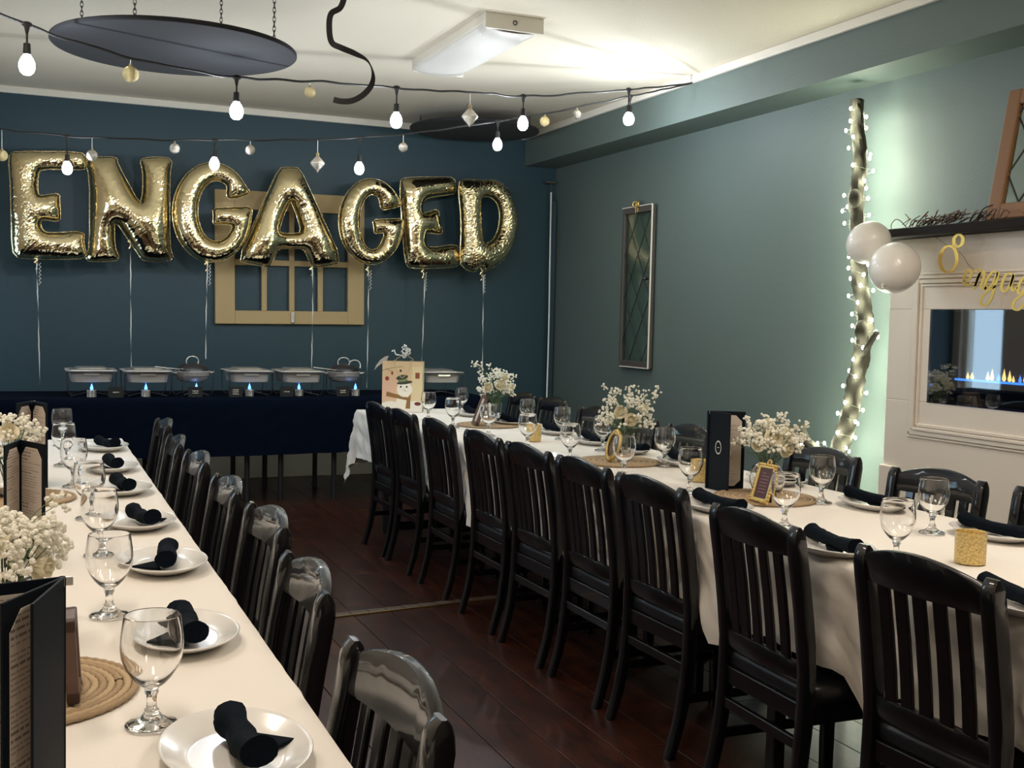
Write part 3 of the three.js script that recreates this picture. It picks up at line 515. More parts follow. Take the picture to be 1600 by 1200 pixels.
{
  const cupUV = (g) => { const p = g.attributes.position, u = g.attributes.uv; for (let i = 0; i < p.count; i++) u.setY(i, p.getY(i) / .12); return g; };
  const fleck = tex(256, 128, (u, v, x, y) => { const k = n2(x * .16, y * .16) + .8 * n2(x * .4, y * .4); const q = k > .75 ? .55 : 1 - .12 * n2(x * .05, y * .1); return [236 * q, 207 * q, 138 * q]; }, true, [1.5, 1]), rough = tex(256, 128, (u, v, x, y) => { const k = 128 + 100 * n2(x * .25, y * .25); return [k, k, k]; }, false, [2, 1]);
  const gm = std(0xffffff, 0.26, { map: fleck, metalness: 0.5, bumpMap: rough, bumpScale: 0.0012 });
  const make = (label) => {
    const t = thing('candle_holder', label, 'candle holder', P3(0, 0, 0));
    part('cup', cupUV(lathe([[.0001, .001], [.036, .001], [.0385, .004], [.0385, .080], [.0395, .083], [.0375, .083], [.0362, .079], [.0362, .012], [.0001, .009]], 40)), gm, t);
    part('candle', lathe([[.0001, .0105], [.030, .0105], [.031, .012], [.031, .052], [.029, .054], [.004, .0525], [.0001, .0525]], 28), M.wax, t);
    part('wick', rod(P3(0, .052, 0), P3(.002, .063, 0), .001, 5), M.black, t);
    return t;
  };
  const c = make('mottled gold candle cup standing nearest on the gift-bag table'); c.position.copy(V(2.215, TY + .001, 2.16));
  copy(c, 'mottled gold candle cup beside the standing menu on the gift-bag table', V(2.335, TY + .001, 3.61), 1);
  copy(c, 'mottled gold candle cup toward the far flowers of the gift-bag table', V(2.275, TY + .001, 5.02), 2);
}
{
  const art = canvasTex(512, 600, (c, w, h) => {
    c.fillStyle = '#dcbf97'; c.fillRect(0, 0, w, h); c.fillStyle = '#e2b99c'; c.fillRect(0, 200, 190, 250); c.fillStyle = '#e3cfa5'; c.fillRect(380, 60, 132, 430);
    c.fillStyle = '#efe9dc'; c.beginPath(); c.moveTo(0, 500); c.quadraticCurveTo(130, 440, 250, 520); c.quadraticCurveTo(380, 440, 512, 480); c.lineTo(512, 600); c.lineTo(0, 600); c.fill();
    c.strokeStyle = '#6b5a3c'; c.lineWidth = 5; c.beginPath(); c.moveTo(0, 110); c.quadraticCurveTo(130, 70, 260, 60); c.stroke(); c.beginPath(); c.moveTo(40, 90); c.lineTo(130, 120); c.stroke();
    c.fillStyle = '#f1ead8'; c.beginPath(); c.arc(275, 480, 95, 0, 7); c.fill();
    c.fillStyle = '#8f6a3a'; c.beginPath(); c.moveTo(60, 360); c.lineTo(330, 425); c.lineTo(365, 385); c.lineTo(360, 560); c.lineTo(300, 560); c.lineTo(315, 460); c.lineTo(50, 415); c.fill();
    c.fillStyle = '#f6efe0'; c.beginPath(); c.ellipse(285, 330, 98, 92, 0, 0, 7); c.fill();
    c.fillStyle = '#3e4230'; c.beginPath(); c.ellipse(285, 250, 100, 20, -.12, 0, 7); c.fill(); c.beginPath(); c.ellipse(252, 190, 76, 30, -.2, 0, 7); c.fill();
    c.fillStyle = '#7d8a5c'; c.beginPath(); c.ellipse(262, 226, 66, 15, -.15, 0, 7); c.fill();
    c.fillStyle = '#2a2623'; for (const [x, y, r] of [[238, 300, 12], [312, 300, 12], [232, 110, 14]]) { c.beginPath(); c.arc(x, y, r, 0, 7); c.fill(); }
    c.fillStyle = '#b5533a'; c.beginPath(); c.moveTo(270, 328); c.lineTo(318, 362); c.lineTo(282, 346); c.fill();
    c.fillStyle = '#9a3d30'; c.beginPath(); c.arc(62, 205, 26, 0, 7); c.fill(); c.beginPath(); c.ellipse(125, 140, 14, 22, 0, 0, 7); c.fill(); c.fillStyle = '#8a4a34'; c.fillRect(420, 130, 54, 70); c.fillStyle = '#6b2a28'; c.beginPath(); c.ellipse(455, 500, 42, 22, 0, 0, 7); c.fill();
  });
  const t = thing('gift_bag', 'tan paper gift bag printed with a snowman at the far table end', 'gift bag', V(2.16, TY + .002, 6.77), -0.42);
  const w = .252, h = .315, d = .1;
  part('back_panel', box(w, h, .002, 0, h / 2, -d / 2, .0006), M.jute, t);
  for (const s of [-1, 1]) part('side_panel', loft([0, 1].map((k) => [[-d / 2, 0], [d / 2, 0], [d / 2, .002], [-d / 2, .002]].map(([z, u]) => P3(s * (w / 2 - u) - (k && Math.abs(z) > 9 ? 0 : 0), k * h, z)))), std([.50, .47, .28], .7), t);
  part('base', box(w - .004, .002, d - .004, 0, .001, 0, .0006), M.jute, t);
  const fg = new THREE.PlaneGeometry(w, h); fg.translate(0, h / 2, d / 2 + .0012); part('front_panel', box(w, h, .002, 0, h / 2, d / 2, .0006), std([.6, .5, .36], .7), t);
  part('printed_front', fg, std(0xffffff, .65, { map: art }), t);
  for (const z of [-d / 2, d / 2]) part('handle', tube([P3(-.05, h - .03, z + .004), P3(-.052, h + .01, z + .01), P3(-.03, h - .06 * (z > 0 ? 1 : -.4), z + .018), P3(.0, h - .10 * (z > 0 ? 1 : -.5), z + .02), P3(.035, h - .06 * (z > 0 ? 1 : -.4), z + .018), P3(.055, h + .01, z + .01), P3(.05, h - .03, z + .004)], .002, 40, 6), std([.55, .47, .3], .8), t);
  part('gift_tag', loft([0, .3, .7, 1].map((k) => rrect(.046 - .012 * (k > .9), .002, .0008, 1).map(([u, v]) => P3(-.10 - .075 * k + u * .35, h + .012 - .055 * k * k + u * .9 + v, d / 2 - .03)))), std([.76, .71, .65], .8), t);
  const bow = [], r = rng(9); for (let i = 0; i < 9; i++) { const a = r() * TAU, l = .03 + .04 * r(), q = []; for (let k = 0; k <= 10; k++) { const s = k / 10; q.push(P3(Math.cos(a) * l * Math.sin(s * Math.PI) * 1.1 + .008 * Math.sin(k * 2.2), h + .02 + (i < 4 ? .085 * s : .03 * Math.sin(s * Math.PI) * (1 + r())), Math.sin(a) * l * Math.sin(s * Math.PI) * .6 + .008 * Math.cos(k * 2.2))); } bow.push(tube(q, .0022, 20, 5)); }
  part('ribbon_bow', bow, M.ribbon, t);
}

// ------------------------------------------------------------------ buffet
const BT = 0.752, BF = 7.95, BB = 8.75;
table('buffet_table', 'long buffet table under black cloths against the dark wall', -0.8, 3.2, BF + .012, BB, BT - .004, []);
{ // folding legs of the buffet
  const b = scene.getObjectByName('buffet_table');
  for (const x of [-.6, .78, 1.02, 1.42, 1.66, 2.05, 2.9]) for (const z of [.30, -.30]) part('leg', rod(P3(x - 1.2, 0, z), P3(x - 1.2, BT - .03, z), .019, 10), M.blackPlastic, b);
}
tag(part('tablecloth', drape(-0.8, 3.2, BF, BB, BT, (x, d) => 0.40 + .012 * Math.sin(x * 1.4), 8.2, 0.008, 0.04), M.blackCloth, scene), 'black tablecloth hanging from the buffet table', 'tablecloth');
function wireStand(t, w, d, h) {
  const q = []; for (const sx of [-1, 1]) { q.push(tube([P3(sx * w / 2, h, -d / 2), P3(sx * w / 2 * .96, .03, -d / 2 * .9), P3(sx * w / 2 * .86, .006, -d / 2 * .8), P3(sx * w / 2 * .86, .006, d / 2 * .8), P3(sx * w / 2 * .96, .03, d / 2 * .9), P3(sx * w / 2, h, d / 2)], .0035, 40, 6)); }
  for (const z of [-1, 1]) { q.push(rod(P3(-w / 2, h, z * d / 2), P3(w / 2, h, z * d / 2), .0035, 6)); q.push(tube([P3(-w / 2 * .86, .006, z * d * .3), P3(0, .03, z * d * .3), P3(w / 2 * .86, .006, z * d * .3)], .003, 16, 6)); }
  part('wire_stand', q, M.darkSteel, t);
}
function rectChafer(label, x, d) {
  const t = thing('chafing_dish', label, 'chafing dish', V(x, BT + .002, d), 0, 'steel chafing dishes on the buffet'), w = .285, l = .36;
  wireStand(t, w + .02, l + .02, .165);
  const pan = []; for (const [y, k, m] of [[.098, .85, .9], [.102, .9, .93], [.165, .97, .98], [.172, 1, 1], [.174, 1.15, 1.1], [.178, 1.16, 1.11], [.181, 1.14, 1.1]]) pan.push(rrect(w * k, l * m, .035, 4).map(([u, v]) => P3(u, y, v)));
  part('water_pan', loft(pan, .5), M.panSteel, t);
  const lid = []; for (const [y, k] of [[.181, .98], [.184, .98], [.186, .9], [.187, .72], [.195, .68], [.197, .66]]) lid.push(rrect(w * k, l * k, .03, 4).map(([u, v]) => P3(u, y, v)));
  part('lid', loft(lid, .5), M.steel, t);
  part('front_bracket', [box(.10, .022, .006, 0, .158, l / 2 + .004, .002)], M.steel, t);
  return t;
}
const rc = rectChafer('low rectangular steel chafing dish, first from the window end of the buffet', .386, 8.28);
copy(rc, 'low rectangular steel chafing dish, second from the window end of the buffet', V(.747, BT + .002, 8.24));
copy(rc, 'low rectangular steel chafing dish just beyond the first round covered dish', V(1.452, BT + .002, 8.28));
copy(rc, 'low rectangular steel chafing dish just before the second round covered dish', V(1.815, BT + .002, 8.24));
copy(rc, 'rectangular steel chafing dish beyond the gift bag at the corner end', V(2.88, BT + .002, 8.20));
function roundChafer(label, x, d) {
  const t = thing('chafing_dish', label, 'chafing dish', V(x, BT + .002, d), 0.2, 'steel chafing dishes on the buffet');
  wireStand(t, .22, .24, .14);
  const rib = lathe([[.0001, .098], [.07, .098], [.098, .112], [.112, .14], [.117, .165], [.122, .170], [.122, .175], [.112, .176]], 48), p = rib.attributes.position; for (let i = 0; i < p.count; i++) { const a = Math.atan2(p.getZ(i), p.getX(i)), y = p.getY(i), k = 1 + (y > .108 && y < .168 ? .02 * Math.cos(a * 24) : 0); p.setX(i, p.getX(i) * k); p.setZ(i, p.getZ(i) * k); } rib.computeVertexNormals();
  part('bowl', rib, M.panSteel, t);
  part('lid', lathe([[.115, .176], [.117, .180], [.105, .198], [.08, .216], [.045, .227], [.0001, .231]], 40), M.darkSteel, t);
  part('lid_handle', tube([P3(-.04, .222, 0), P3(-.043, .246, 0), P3(-.03, .268, 0), P3(0, .277, 0), P3(.03, .268, 0), P3(.043, .246, 0), P3(.04, .222, 0)], .0048, 30, 8), M.steel, t);
  for (const s of [-1, 1]) part('side_handle', tube([P3(s * .118, .160, -.03), P3(s * .15, .166, -.022), P3(s * .156, .167, 0), P3(s * .15, .166, .022), P3(s * .118, .160, .03)], .004, 20, 7), M.steel, t);
  return t;
}
const roc = roundChafer('round covered chafing dish, the first of the two on the buffet', 1.06, 8.22);
const roc2 = copy(roc, 'round covered chafing dish next to the gift bag, with two lid handles', V(2.15, BT + .002, 8.20), -.1);
part('lid_handle', tube([P3(-.04, .20, -.07), P3(-.043, .225, -.075), P3(-.03, .25, -.08), P3(0, .26, -.08), P3(.03, .25, -.08), P3(.043, .225, -.075), P3(.04, .20, -.07)].map((p) => p.add(P3(.095, -.004, 0))), .0048, 30, 8), M.steel, roc2);
{
  const make = (label, x, d) => {
    const t = thing('chafing_burner', label, 'burner', V(x, BT + .002, d), 0, 'burners with blue flames on the buffet');
    part('can', lathe([[.0001, .0], [.031, .0], [.033, .003], [.031, .006], [.031, .044], [.033, .047], [.030, .050], [.016, .047], [.014, .049], [.0001, .048]], 28), M.steel, t);
    part('flame', lathe([[.0001, .049], [.009, .052], [.0105, .060], [.007, .074], [.0028, .086], [.0001, .094]], 14), flameBlue, t); return t;
  };
  const b = make('silver burner can with a blue flame below the first chafing dish', .385, 8.10);
  [['second chafing dish', .735, 8.10], ['first round dish', 1.075, 8.12], ['dish beyond the first round one', 1.44, 8.10], ['dish before the second round one', 1.795, 8.10], ['second round dish', 2.21, 8.08]].forEach(([w, x, d]) => copy(b, `silver burner can with a blue flame below the ${w}`, V(x, BT + .002, d)));
  const card = (k) => std(0xffffff, .8, { map: canvasTex(128, 96, (c, w, h) => { c.fillStyle = '#1c1d1c'; c.fillRect(0, 0, w, h); c.strokeStyle = '#d8d2c2'; c.lineWidth = 5; const r = rng(80 + k); for (let l = 0; l < (k % 3) + 1; l++) { c.beginPath(); const y = h / 2 + (l - (k % 3) / 2) * 22; for (let x = 34; x < 96; x += 4) c.lineTo(x, y + 6 * Math.sin(x * .9 + l) * r()); c.stroke(); } }) });
  [['first chafing dish', .535], ['first round dish', 1.055], ['dish beyond the first round one', 1.33], ['dish before the second round one', 1.69], ['second round dish', 2.10]].forEach(([w, x], k) => {
    const t = thing('sign_card', `small black chalk sign before the ${w}`, 'sign', V(x, BT + .002, 8.02));
    part('board', box(.098, .074, .006, 0, .038, 0, .002), M.black, t); part('lettering', new THREE.PlaneGeometry(.088, .064).translate(0, .038, .0034), card(k), t); part('foot', box(.06, .006, .03, 0, .003, -.006, .002), M.black, t);
  });
  const spoon = (label, p, turn, tilt) => { const t = thing('serving_spoon', label, 'spoon', p, turn, undefined); t.rotation.order = 'YXZ'; t.rotation.z = tilt; part('handle', box(.17, .006, .016, .085, 0, 0, .003), M.steel, t); part('bowl', new THREE.SphereGeometry(.026, 16, 8, 0, TAU, Math.PI / 2, Math.PI / 2).scale(1.3, .5, 1).translate(-.03, .005, 0), M.steel, t); };
  spoon('steel serving spoon resting across the edge of the first round dish', V(.965, BT + .192, 8.12), Math.PI - .2, .10);
  spoon('steel serving spoon resting across the edge of the second round dish', V(2.07, BT + .190, 8.10), Math.PI - .15, .12);
}

// ------------------------------------------------------------------ gold foil letters, each inflated from its outline
{
  const ZL = 9.0;
  // outlines in metres on the plane d = ZL: [across, height]
  const letters = [
    ['E', [[[-0.135, 2.424], [-0.102, 2.463], [0.349, 2.494], [0.384, 2.454], [0.38, 2.379], [0.34, 2.371], [0.078, 2.357], [0.052, 2.309], [0.052, 2.17], [0.078, 2.157], [0.199, 2.184], [0.199, 2.128], [0.204, 2.053], [0.204, 1.983], [0.086, 1.995], [0.069, 1.962], [0.086, 1.907], [0.129, 1.89], [0.367, 1.916], [0.363, 1.836], [0.385, 1.742], [0.332, 1.716], [-0.069, 1.704], [-0.116, 1.753], [-0.119, 2.182]]],
      [0.047, 1.704], [[0.047, 1.671], [0.055, 1.4], [0.068, 0.788]], 0.9, 'first, leftmost gold foil balloon letter E'],
    ['N', [[[0.371, 2.453], [0.455, 2.474], [0.599, 2.485], [0.604, 2.438], [0.769, 2.134], [0.792, 2.241], [0.791, 2.395], [0.768, 2.484], [0.865, 2.506], [1, 2.506], [0.978, 2.374], [0.981, 1.841], [1.014, 1.745], [0.897, 1.725], [0.785, 1.73], [0.762, 1.768], [0.582, 2.037], [0.583, 1.822], [0.624, 1.723], [0.502, 1.709], [0.381, 1.709], [0.416, 1.81], [0.415, 2.334]]],
      [0.697, 1.89], [[0.701, 1.871], [0.703, 1.418], [0.709, 0.908]], 0.35, 'gold foil balloon letter N'],
    ['G', [[[1.537, 2.334], [1.488, 2.404], [1.425, 2.455], [1.355, 2.484], [1.281, 2.489], [1.208, 2.47], [1.14, 2.428], [1.083, 2.367], [1.038, 2.289], [1.009, 2.201], [0.998, 2.107], [1.005, 2.014], [1.03, 1.926], [1.072, 1.85], [1.127, 1.789], [1.193, 1.749], [1.266, 1.732], [1.341, 1.739], [1.412, 1.77], [1.477, 1.822], [1.529, 1.894], [1.566, 1.98], [1.585, 2.075], [1.592, 2.169], [1.44, 2.155], [1.298, 2.141], [1.304, 2.078], [1.299, 2.018], [1.382, 2.033], [1.453, 2.019], [1.435, 1.975], [1.412, 1.938], [1.384, 1.91], [1.354, 1.893], [1.322, 1.886], [1.291, 1.891], [1.26, 1.907], [1.234, 1.934], [1.211, 1.969], [1.194, 2.012], [1.183, 2.06], [1.178, 2.111], [1.181, 2.162], [1.19, 2.212], [1.206, 2.257], [1.227, 2.296], [1.253, 2.327], [1.283, 2.348], [1.314, 2.358], [1.346, 2.357], [1.377, 2.345], [1.405, 2.322], [1.4, 2.226], [1.488, 2.237], [1.576, 2.282]]],
      [1.253, 1.74], [[1.258, 1.71], [1.251, 1.383], [1.249, 0.986]], 0.35, 'first gold foil balloon letter G'],
    ['A', [[[1.815, 2.493], [1.896, 2.504], [1.977, 2.505], [2.104, 2.25], [2.332, 1.784], [2.216, 1.743], [2.096, 1.728], [2.069, 1.773], [2.021, 1.874], [1.918, 1.874], [1.811, 1.864], [1.777, 1.782], [1.737, 1.714], [1.617, 1.735], [1.502, 1.755], [1.687, 2.199]],
      [[1.909, 2.253], [1.951, 2.165], [2.004, 1.995], [1.912, 1.98], [1.81, 1.985], [1.859, 2.149]]],
      [2.085, 1.733], [[2.091, 1.713], [2.095, 1.353], [2.091, 0.888]], 0.3, 'gold foil balloon letter A'],
    ['G', [[[2.779, 2.307], [2.734, 2.372], [2.678, 2.42], [2.614, 2.447], [2.547, 2.454], [2.48, 2.439], [2.418, 2.403], [2.365, 2.349], [2.323, 2.281], [2.296, 2.202], [2.285, 2.117], [2.29, 2.032], [2.312, 1.952], [2.35, 1.882], [2.4, 1.825], [2.459, 1.787], [2.525, 1.769], [2.593, 1.772], [2.659, 1.797], [2.718, 1.843], [2.767, 1.905], [2.802, 1.981], [2.821, 2.066], [2.824, 2.147], [2.681, 2.134], [2.568, 2.123], [2.579, 2.066], [2.58, 2.014], [2.65, 2.033], [2.667, 2.012], [2.654, 1.969], [2.637, 1.932], [2.617, 1.904], [2.594, 1.886], [2.57, 1.878], [2.545, 1.881], [2.521, 1.894], [2.499, 1.917], [2.481, 1.95], [2.466, 1.989], [2.455, 2.034], [2.45, 2.083], [2.45, 2.132], [2.455, 2.18], [2.465, 2.225], [2.48, 2.264], [2.499, 2.296], [2.521, 2.319], [2.544, 2.333], [2.569, 2.335], [2.593, 2.327], [2.616, 2.308], [2.637, 2.21], [2.724, 2.231], [2.811, 2.262]]],
      [2.53, 1.745], [[2.536, 1.704], [2.537, 1.311], [2.535, 0.757]], 0.4, 'second gold foil balloon letter G'],
    ['E', [[[2.813, 2.462], [2.862, 2.491], [3.255, 2.524], [3.296, 2.5], [3.298, 2.399], [3.258, 2.386], [3.055, 2.346], [3.011, 2.301], [3.001, 2.221], [3.035, 2.207], [3.147, 2.251], [3.16, 2.182], [3.172, 2.119], [3.197, 2.045], [3.049, 2.059], [3.033, 2.005], [3.04, 1.952], [3.086, 1.922], [3.325, 1.965], [3.338, 1.891], [3.369, 1.811], [3.294, 1.775], [2.909, 1.75], [2.869, 1.806], [2.835, 2.164]]],
      [3.027, 1.749], [[3.039, 1.707], [3.035, 1.321], [3.022, 0.837]], 0.45, 'second gold foil balloon letter E'],
    ['D', [[[3.296, 2.484], [3.394, 2.507], [3.493, 2.503], [3.615, 2.517], [3.723, 2.481], [3.803, 2.366], [3.844, 2.193], [3.818, 2.011], [3.75, 1.876], [3.65, 1.795], [3.545, 1.742], [3.509, 1.789], [3.469, 1.739], [3.387, 1.757], [3.328, 1.809], [3.338, 2.138]],
      [[3.502, 2.369], [3.583, 2.385], [3.655, 2.335], [3.687, 2.234], [3.673, 2.102], [3.622, 2.007], [3.534, 1.964], [3.512, 2.148]]],
      [3.528, 1.747], [[3.54, 1.714], [3.543, 1.332], [3.55, 0.755]], 1.5, 'gold foil balloon letter D with crinkled sides'],
  ];
  const sdPoly = (px, py, q) => { let d = 1e9, s = 1; for (let i = 0, j = q.length - 1; i < q.length; j = i++) { const ex = q[j][0] - q[i][0], ey = q[j][1] - q[i][1], wx = px - q[i][0], wy = py - q[i][1], t = Math.max(0, Math.min(1, (wx * ex + wy * ey) / (ex * ex + ey * ey))), bx = wx - ex * t, by = wy - ey * t; d = Math.min(d, bx * bx + by * by); const c1 = py >= q[i][1], c2 = py < q[j][1], c3 = ex * wy > ey * wx; if ((c1 && c2 && c3) || (!c1 && !c2 && !c3)) s = -s; } return s * Math.sqrt(d); };
  letters.forEach(([ch, polys, tail, ribbon, crinkle, label], li) => {
    const W = polys;
    // round the outline a little
    const soft = W.map((p) => { let q = p; for (let k = 0; k < 1; k++) { const o = []; q.forEach((a, i) => { const b = q[(i + 1) % q.length]; o.push([a[0] * .8 + b[0] * .2, a[1] * .8 + b[1] * .2], [a[0] * .2 + b[0] * .8, a[1] * .2 + b[1] * .8]); }); q = o; } return q; });
    const xs = soft[0].map((p) => p[0]), ys = soft[0].map((p) => p[1]), x0 = Math.min(...xs) - .02, y0 = Math.min(...ys) - .02, h = .0068, nx = Math.ceil((Math.max(...xs) + .02 - x0) / h), ny = Math.ceil((Math.max(...ys) + .02 - y0) / h);
    const S = new Float32Array((nx + 1) * (ny + 1)), U = new Float32Array(S.length), at = (i, j) => j * (nx + 1) + i;
    for (let j = 0; j <= ny; j++) for (let i = 0; i <= nx; i++) { const x = x0 + i * h, y = y0 + j * h; let d = sdPoly(x, y, soft[0]); for (const q of soft.slice(1)) d = Math.max(d, -sdPoly(x, y, q)); S[at(i, j)] = d; }
    for (let k = 0; k < 420; k++) for (let j = 1; j < ny; j++) for (let i = 1; i < nx; i++) { const a = at(i, j); if (S[a] < 0) U[a] += 1.85 * ((U[a - 1] + U[a + 1] + U[a - nx - 1] + U[a + nx + 1] + h * h) / 4 - U[a]); }
    const grad = (i, j) => { const a = S[at(Math.min(nx, i + 1), j)] - S[at(Math.max(0, i - 1), j)], b = S[at(i, Math.min(ny, j + 1))] - S[at(i, Math.max(0, j - 1))], l = Math.hypot(a, b) || 1; return [a / l, b / l]; };
    const height = (i, j) => {
      const a = at(i, j), d = -S[a]; if (d <= 0) return 0; const [gx, gy] = grad(i, j), x = x0 + i * h, y = y0 + j * h, bx = x + gx * d, by = y + gy * d;
      const z = 1.42 * Math.sqrt(Math.max(0, U[a]));
      const pleat = (.5 - Math.abs(n2(bx * 34 + li * 9, by * 34))) * .007 * Math.exp(-d / .03) + n2(bx * 15, by * 15 + li) * .0045 * Math.exp(-d / .06);
      const cr = crinkle * (.0040 * (.4 - Math.abs(n2(x * 22 + li, y * 26))) + .0022 * n2(x * 55, y * 50 + li) + .0016 * n2(x * 95, y * 90));
      return Math.max(.001, z + (pleat + cr) * Math.min(1, d / .012));
    };
    const Hh = new Float32Array(S.length); for (let j = 0; j <= ny; j++) for (let i = 0; i <= nx; i++) Hh[at(i, j)] = height(i, j);
    const build = (side) => {
      const pos = [], idx = [], ids = new Map(), rim = [];
      const vert = (key, x, y, z) => { if (!ids.has(key)) { ids.set(key, pos.length / 3); pos.push(x, y, z * side); } return ids.get(key); };
      const corner = (i, j) => vert('c' + at(i, j), x0 + i * h, y0 + j * h, Hh[at(i, j)] * (side < 0 ? .7 : 1));
      const edge = (i, j, k, l) => { const a = S[at(i, j)], b = S[at(k, l)], t = a / (a - b); return vert('e' + Math.min(at(i, j), at(k, l)) + '_' + Math.max(at(i, j), at(k, l)), x0 + (i + (k - i) * t) * h, y0 + (j + (l - j) * t) * h, .0008); };
      for (let j = 0; j < ny; j++) for (let i = 0; i < nx; i++) {
        const c = [[i, j], [i + 1, j], [i + 1, j + 1], [i, j + 1]], poly = [], cut = [];
        for (let k = 0; k < 4; k++) { const [a, b] = c[k], [p, q] = c[(k + 1) % 4], ia = S[at(a, b)] < 0, ib = S[at(p, q)] < 0; if (ia) poly.push(corner(a, b)); if (ia !== ib) { const v = edge(a, b, p, q); poly.push(v); cut.push(v); } }
        for (let k = 1; k + 1 < poly.length; k++) side > 0 ? idx.push(poly[0], poly[k], poly[k + 1]) : idx.push(poly[0], poly[k + 1], poly[k]);
        if (side > 0 && cut.length === 2) rim.push([cut[0], cut[1], ...grad(i, j)]);
      }
      const n0 = pos.length / 3, extra = new Map();
      for (const [a, b, gx, gy] of rim) { const o = [a, b].map((v) => { if (!extra.has(v)) { extra.set(v, pos.length / 3); pos.push(pos[v * 3] + gx * .007, pos[v * 3 + 1] + gy * .007, .0006 + .0012 * n2(pos[v * 3] * 70, pos[v * 3 + 1] * 70)); } return extra.get(v); }); idx.push(a, b, o[1], a, o[1], o[0]); }
      const g = new THREE.BufferGeometry(); g.setAttribute('position', new THREE.Float32BufferAttribute(pos, 3)); g.setIndex(idx); g.computeVertexNormals(); return clean(g);
    };
    const [tx, ty] = tail, t = thing('letter_balloon', label, 'balloon', P3(tx, ty, -ZL + (li % 2 ? 0 : .07)), 0, 'gold foil letters spelling ENGAGED');
    part('foil_body', merge([build(1), build(-1)]).translate(-tx, -ty, 0), M.gold, t);
    part('filler_neck', loft([[.0, .011], [-.012, .008], [-.022, .012], [-.034, .016], [-.038, .008], [-.06, .004], [-.085, .006]].map(([y, r], i) => rrect(r * 2, .006, .003, 2).map(([u, v]) => P3(u + .006 * Math.sin(i * 1.7), y + .006, v)))), M.gold, t);
    const rp = ribbon.map(([u, v], i) => P3(u - tx, v - ty, .01 + .002 * i));
    const c = new THREE.CatmullRomCurve3(rp), rr = []; for (let i = 0; i <= 50; i++) { const p = c.getPoint(i / 50), w = .0038, a = i * .16 + li; rr.push([[w, 0], [0, .0012], [-w, 0], [0, -.0012]].map(([u, v]) => P3(p.x + u * Math.cos(a) + .002 * n2(i * .2, li), p.y, p.z + u * Math.sin(a) + v))); }
    part('ribbon', loft(rr), M.ribbon, t);
    if (li !== 1 && li !== 3) { const q = []; for (let i = 0; i <= 40; i++) q.push(P3(.022 + .007 * Math.cos(i * .9), -.03 - i * .004, .012 + .007 * Math.sin(i * .9))); part('curled_tail', tube(q, .0022, 90, 5), M.ribbon, t); }
  });
}

// ------------------------------------------------------------------ tan window frame on the back wall
{
  const x0 = 1.365, x1 = 2.588, y0 = 1.262, y1 = 2.33, z = -(DB - .025), t = thing('window_frame_decor', 'old tan wooden window frame without glass hung on the dark wall', 'window frame', P3((x0 + x1) / 2, y0, z)), cx = (x0 + x1) / 2, b = (n, X0, Y0, X1, Y1, th) => part(n, box(X1 - X0, Y1 - Y0, th, (X0 + X1) / 2 - cx, (Y0 + Y1) / 2 - y0, 0, .005), M.tanPaint, t);
  t.rotation.z = 0.012;
  b('stile', x0, y0, x0 + .155, y1, .045); b('stile', x1 - .14, y0, x1, y1, .045); b('top_rail', x0 + .155, y1 - .15, x1 - .14, y1, .042); b('bottom_rail', x0 + .155, y0, x1 - .14, y0 + .108, .042);
  for (const x of [1.755, 1.98, 2.217]) b('vertical_bar', x - .022, y0 + .108, x + .022, y1 - .15, .032);
  b('cross_bar', x0 + .155, 1.735, x1 - .14, 1.782, .028);
  part('latch', [box(.03, .085, .02, 1.985 - cx, 1.318 - y0, .03, .006), box(.02, .03, .03, 1.985 - cx, 1.285 - y0, .035, .006)], M.steel, t);
}
{ // pull cord in the corner
  const t = thing('wall_cord', 'thin white cord hanging down the corner of the dark wall', 'cord', V(4.27, 2.48, 9.17));
  part('cord', tube([P3(0, 0, 0), P3(.002, -.6, .004), P3(.008, -1.2, .004), P3(.006, -1.9, .002)], .0075, 40, 8), M.ribbon, t);
  part('bracket', box(.09, .022, .06, 0, .09, -.03, .006), M.darkFrame, t); part('hook', rod(P3(0, .0, 0), P3(0, .09, -.01), .004, 6), M.darkFrame, t);
}

